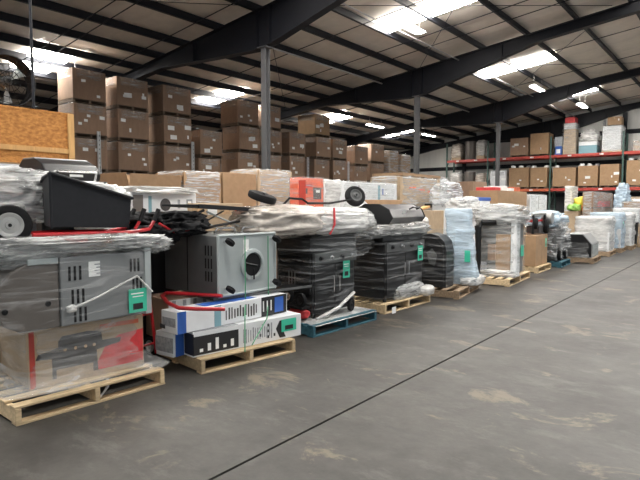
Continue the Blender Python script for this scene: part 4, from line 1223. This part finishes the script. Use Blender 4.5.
# ================================================================== SECOND ROW, BEHIND THE FRONT LOADS
def row2(label, pa, pb, ytop, X, dp=.8, m='kraft', film=None, labels=0, name='carton', rz=0, flaps=False, seed=0, amp=.03, ha=None):
    """a tall carton load standing on the floor whose aisle face spans two measured edges"""
    a, b = at(pa, ytop, X=X), at(pb, ytop, X=X)
    wd = round(b.y - a.y, 2)
    h = round((a.z + b.z) / 2, 2)
    t = thing(name, label, 'carton' if name != 'wrapped_load' else 'wrapped load', (X - dp / 2, (a.y + b.y) / 2, 0), R(rz))
    x = dp / 2
    bx('skid_base', 'wood_shaded', t, -x, x, -wd / 2, wd / 2, 0, .12)
    bx('body', m, t, -x, x, -wd / 2, wd / 2, .122, h if not flaps else h - .22, .01)
    if flaps:
        zt = h - .22
        for (s0, ax) in ((1, 'x'), (-1, 'x'), (1, 'y'), (-1, 'y')):
            mb = MB()
            if ax == 'x':
                mb.box(s0 * x - .004, s0 * x + .004, -wd / 2, wd / 2, zt, h - (.02 if s0 > 0 else 0))
                bmesh.ops.rotate(mb.bm, verts=mb.bm.verts, cent=(s0 * x, 0, zt), matrix=Matrix.Rotation(s0 * R(8), 3, 'Y'))
            else:
                mb.box(-x, x, s0 * wd / 2 - .004, s0 * wd / 2 + .004, zt, h)
                bmesh.ops.rotate(mb.bm, verts=mb.bm.verts, cent=(0, s0 * wd / 2, zt), matrix=Matrix.Rotation(-s0 * R(14), 3, 'X'))
            mb.build('flap', m, t)
    for q in range(labels):
        sticker(t, 'paper_label', 'label', rnd.uniform(-.3, .3) * wd, h - rnd.uniform(.12, .3), .10, .07, x + .001)
    if film:
        film_wrap(t, -x, x, -wd / 2, wd / 2, .3, h + .01, film, seed=seed, amp=amp, out=.015)
    return t, wd, h, x
row2('open brown carton with upright flaps behind the white printed carton', 129, 180, 173, -7.5, m='kraft', flaps=True)
row2('brown carton under glossy film left of the plain pale carton', 184, 221, 173, -7.5, m='kraft', film='film', seed=121)
row2('plain pale brown carton behind the folding table legs', 223, 256, 173, -7.5, m='kraft')
row2('grey beige load in wrinkled film behind the column foot', 258, 292, 171, -7.5, m='kraft_pale', film='film', seed=123, name='wrapped_load')
t, wd, h, x = row2('orange printed carton with tool picture behind the upturned cart', 298, 323.5, 178, -6.5, m='orange_print', dp=.2, film='film_light', seed=125)
sticker(t, 'tool_picture', 'dark_print', .18, h - .28, .24, .22, x + .001)
sticker(t, 'tool_picture', 'label', .20, h - .24, .12, .05, x + .004)
sticker(t, 'lettering_bar', 'red_print', -.16, h - .14, .38, .06, x + .001)
sticker(t, 'lettering_bar', 'dark_print', -.20, h - .24, .18, .10, x + .001)
side_sticker(t, 'brown_edge', 'rack_red', .2, h - .3, .16, .5, -wd / 2 - .001)
row2('white film covered load between the orange carton and upturned wheel', 324, 341, 181, -6.6, m='white_carton', film='film_white', seed=124, name='wrapped_load', dp=.6)
t, wd, h, x = row2('white printed carton with round fan picture, under milky film', 128, 196, 193, -6.2, m='white_carton', dp=.7)
MB().lathe([(.085, 0), (.085, .0015), (.001, .0015)], (x + .001, .02, h - .16), (1, 0, 0), 24).build('fan_picture', 'dark_print', t)
sticker(t, 'dark_panel', 'steel_brown', -.40, h - .14, .15, .22, x + .001)
sticker(t, 'printed_column', 'teal_print', -.22, h - .17, .05, .25, x + .001)
sticker(t, 'printed_column', 'grey_print', .24, h - .15, .04, .12, x + .001)
sticker(t, 'printed_box', 'grey_print', .42, h - .14, .10, .11, x + .001)
sticker(t, 'printed_box', 'label', .42, h - .14, .06, .06, x + .004)
lump(t, 'film_sheet', (-.02, .0, h + .03), (x + .03, wd / 2 + .05, .05), 'film_white', seed=126, amp=.2, ridge=.25, sub=5, sq=.5)
t, wd, h, x = row2('low printed beige carton just behind the folded black table', 193, 243, 203, -5.6, m='kraft_pale', dp=.12)
for q in range(4):
    sticker(t, 'picture_print', ['beige_print', 'label', 'beige_print', 'rack_orange'][q], -.36 + q * .24, h - .10, .16, .10, x + .001)
t, wd, h, x = row2('long white carton with faint blue print behind the upturned wheel', 341, 397, 183, -7, m='white_carton', film='film_light', seed=127, dp=.7)
sticker(t, 'printed_column', 'teal_print', .35, h - .22, .10, .34, x + .001)
sticker(t, 'printed_column', 'grey_print', -.5, h - .2, .06, .25, x + .001)
sticker(t, 'printed_column', 'blue_print', .52, h - .2, .05, .15, x + .001)
row2('small brown carton with dark opening behind the barrel lid', 380, 402, 200, -5.5, m='kraft', dp=.4)
t = thing('carton', 'white carton flap leaning behind the left end of barrel lid', 'carton', at(368, 217, X=-5.3))
bx('body', 'white_carton', t, -.06, .0, -.22, .24, -.10, .20, .004, Matrix.Rotation(R(-28), 3, 'X'))
bx('printed_panel', 'grey_print', t, .001, .003, -.12, .14, -.02, .14, 0, Matrix.Rotation(R(-28), 3, 'X'))
t['label'] = 'tilted white printed carton leaning behind the barrel lid'
t2, wd, h, x = row2('brown film banded carton load with orange print, behind the black lid', 400, 440, 178, -7.05, m='kraft_pale', film='film', seed=129, name='wrapped_load', dp=.9, amp=.05)
for q in range(3):
    sticker(t2, 'orange_band', 'orange_print', -.5 + q * .5, h - .28 - .04 * q, .36, .05, x + .02)
bx('lid_panel', 'kraft', t2, -x, x + .02, -wd / 2 + .1, wd / 2, h + .02, h + .10, .01)
t = thing('plank', 'pale wood plank lying on goods behind the arched black cabinet', 'plank', at(415, 211, X=-5.0), R(0))
bx('board', 'osb_frame', t, -.06, .06, -.55, .55, -.02, .02, .004, Matrix.Rotation(R(9), 3, 'X'))
bx('end_cap', 'black_matte', t, -.065, .065, .50, .58, .06, .14, .008)
t = thing('carton', 'flat carton load under the pale wood plank', 'carton', (-5.15, 9.95, 0))
carton_parts(t, .95, .36, 1.42, 'kraft_pale', rnd, labels=0, film=False)
def heap(label, c, r, m, seed, core='white_carton', hcore=None):
    t = thing('film_bundle', label, 'bundle', (c[0], c[1], 0))
    bx('core', core, t, -r[0] * .75, r[0] * .75, -r[1] * .75, r[1] * .75, 0, c[2] - r[2] * .3, .03)
    lump(t, 'film_cover', (0, 0, c[2]), r, m, seed=seed, amp=.22, ridge=.2, sub=5, sq=.65)
    return t
p = at(450, 192, X=-6.5)
heap('clear film bundle over white goods, left of the blue lidded box', (p.x, p.y - .2, p.z - .10), (.27, .6, .34), 'film', 131)
p = at(462, 205, X=-5.4)
heap('low clear film heap in front of the blue lidded box', (p.x + .15, p.y - .25, p.z - .06), (.26, .5, .25), 'film_white', 132)
p = at(436, 184, X=-8.2)
heap('tall clear film bundle standing against the back wall opening', (p.x, p.y, p.z - .2), (.4, .6, .4), 'film', 133)
t, wd, h, x = row2('white box with dark blue lid, behind the pale blue film', 466, 490, 201, -5.7, m='white_carton', dp=.42)
bx('blue_lid', 'blue_lid', t, -x - .02, x + .02, -wd / 2 + .3, wd / 2 + .03, h + .002, h + .10, .02)
row2('upright brown carton framed with pale wood behind the blue lid', 473, 487, 182, -7.6, m='carton', dp=.9, labels=1)
t, wd, h, x = row2('broad brown carton with red and white goods heaped on top', 498, 527, 191, -6, m='kraft', dp=.9)
for q in range(4):
    bx('goods_on_top', ['red_print', 'label', 'white_plastic', 'rack_orange'][q], t, -.3, .3, -wd / 2 + .15 + q * wd / 4.4, -wd / 2 + .15 + (q + .8) * wd / 4.4, h + .002, h + .10 + .05 * (q % 2), .015)
t, wd, h, x = row2('white carton pair right of the broad brown carton', 530, 547, 195, -6.0, m='white_carton', dp=.8, film='film_light', seed=137)
fp(t, 'carton_gap', 'black_print', .8, -.02, .02, h - .5, h - .05)
t, wd, h, x = row2('tall white film wrapped column below the middle rack upright', 571.5, 578, 187, -5.95, m='white_carton', dp=.25, film='film_white', seed=138, name='wrapped_load')
t, wd, h, x = row2('pale carton carrying yellow and orange bags, below the rack', 578, 593, 211, -5.25, m='kraft_pale', dp=.5)
for q, (mm, lb, dy, dz) in enumerate((('yellow', 'bright yellow bag on the pale carton below the rack', .12 * wd, .26), ('green_bag', 'green bag left of the yellow bag below the rack', -.38 * wd, .02), ('orange_bag', 'orange bag in front of the yellow bag below the rack', .15 * wd, .02))):
    tt = thing('bag', lb, 'bag', (t.location.x + .05 * q, t.location.y + dy, h + .01))
    lump(tt, 'sack', (0, 0, .12 + dz * .6), (.22, .40, .12 + dz * .6), mm, seed=140 + q, amp=.25, ridge=.2, sub=4)
    MB().lathe([(.05, 0), (.03, .03), (.06, .07), (.001, .07)], (0, 0, .20 + dz * 1.1), (0, 0, 1), 10).build('tied_neck', mm, tt)
t, wd, h, x = row2('brown cartons with red print stacked in film, below the rack', 593, 613, 193, -4.8, m='carton', dp=.36, film='film', seed=141)
for q in range(2):
    sticker(t, 'red_band', 'red_print', .1, h - .45 - q * .55, wd * .6, .22, x + .002)
bx('split_gap', 'black_print', t, -x - .002, x + .002, -wd / 2 - .002, wd / 2 + .002, h - .62, h - .58)
p = at(622, 203, X=-4.15)
heap('tall tangle of clear film and pale posts at the far right', (p.x - .12, p.y + .75, p.z - .2), (.26, .5, .85), 'film_blue', 143, core='teal_print')
p = at(637, 205, X=-3.9)
heap('white film heap at the right edge before the rack', (p.x, p.y + .6, p.z - .1), (.35, .6, .35), 'film_white', 144, core='kraft')
p = at(553, 222, X=-5.4)
heap('white film heap behind the steel machine frame', (p.x, p.y, p.z - .12), (.3, .8, .4), 'film_white', 145)
p = at(590, 228, X=-4.4)
t = thing('wrapped_tubes', 'white sheet rolls lying over the grey angled cabinet', 'rolls', (-4.72, 16.6, 0))
bx('core', 'kraft_pale', t, -.3, .3, -.9, .9, 0, .88, .02)
for q in range(3):
    MB().tube([(-.2 + q * .2, -.95, 1.0 + .02 * q), (-.2 + q * .22, .95, 1.02)], .11, 14).build('roll', 'white_plastic', t, smooth='auto')
# fillers hidden in shade between the two rows
row2('brown carton in the shade behind the smoker cabinet', 240, 275, 222, -5.6, m='carton', dp=.6)
row2('brown carton in the shade behind the upturned cart', 290, 330, 212, -5.8, m='carton', dp=.6)
row2('pale wrapped load behind the crumpled grey film', 480, 518, 208, -5.1, m='white_carton', dp=.5, film='film_white', seed=151, name='wrapped_load')
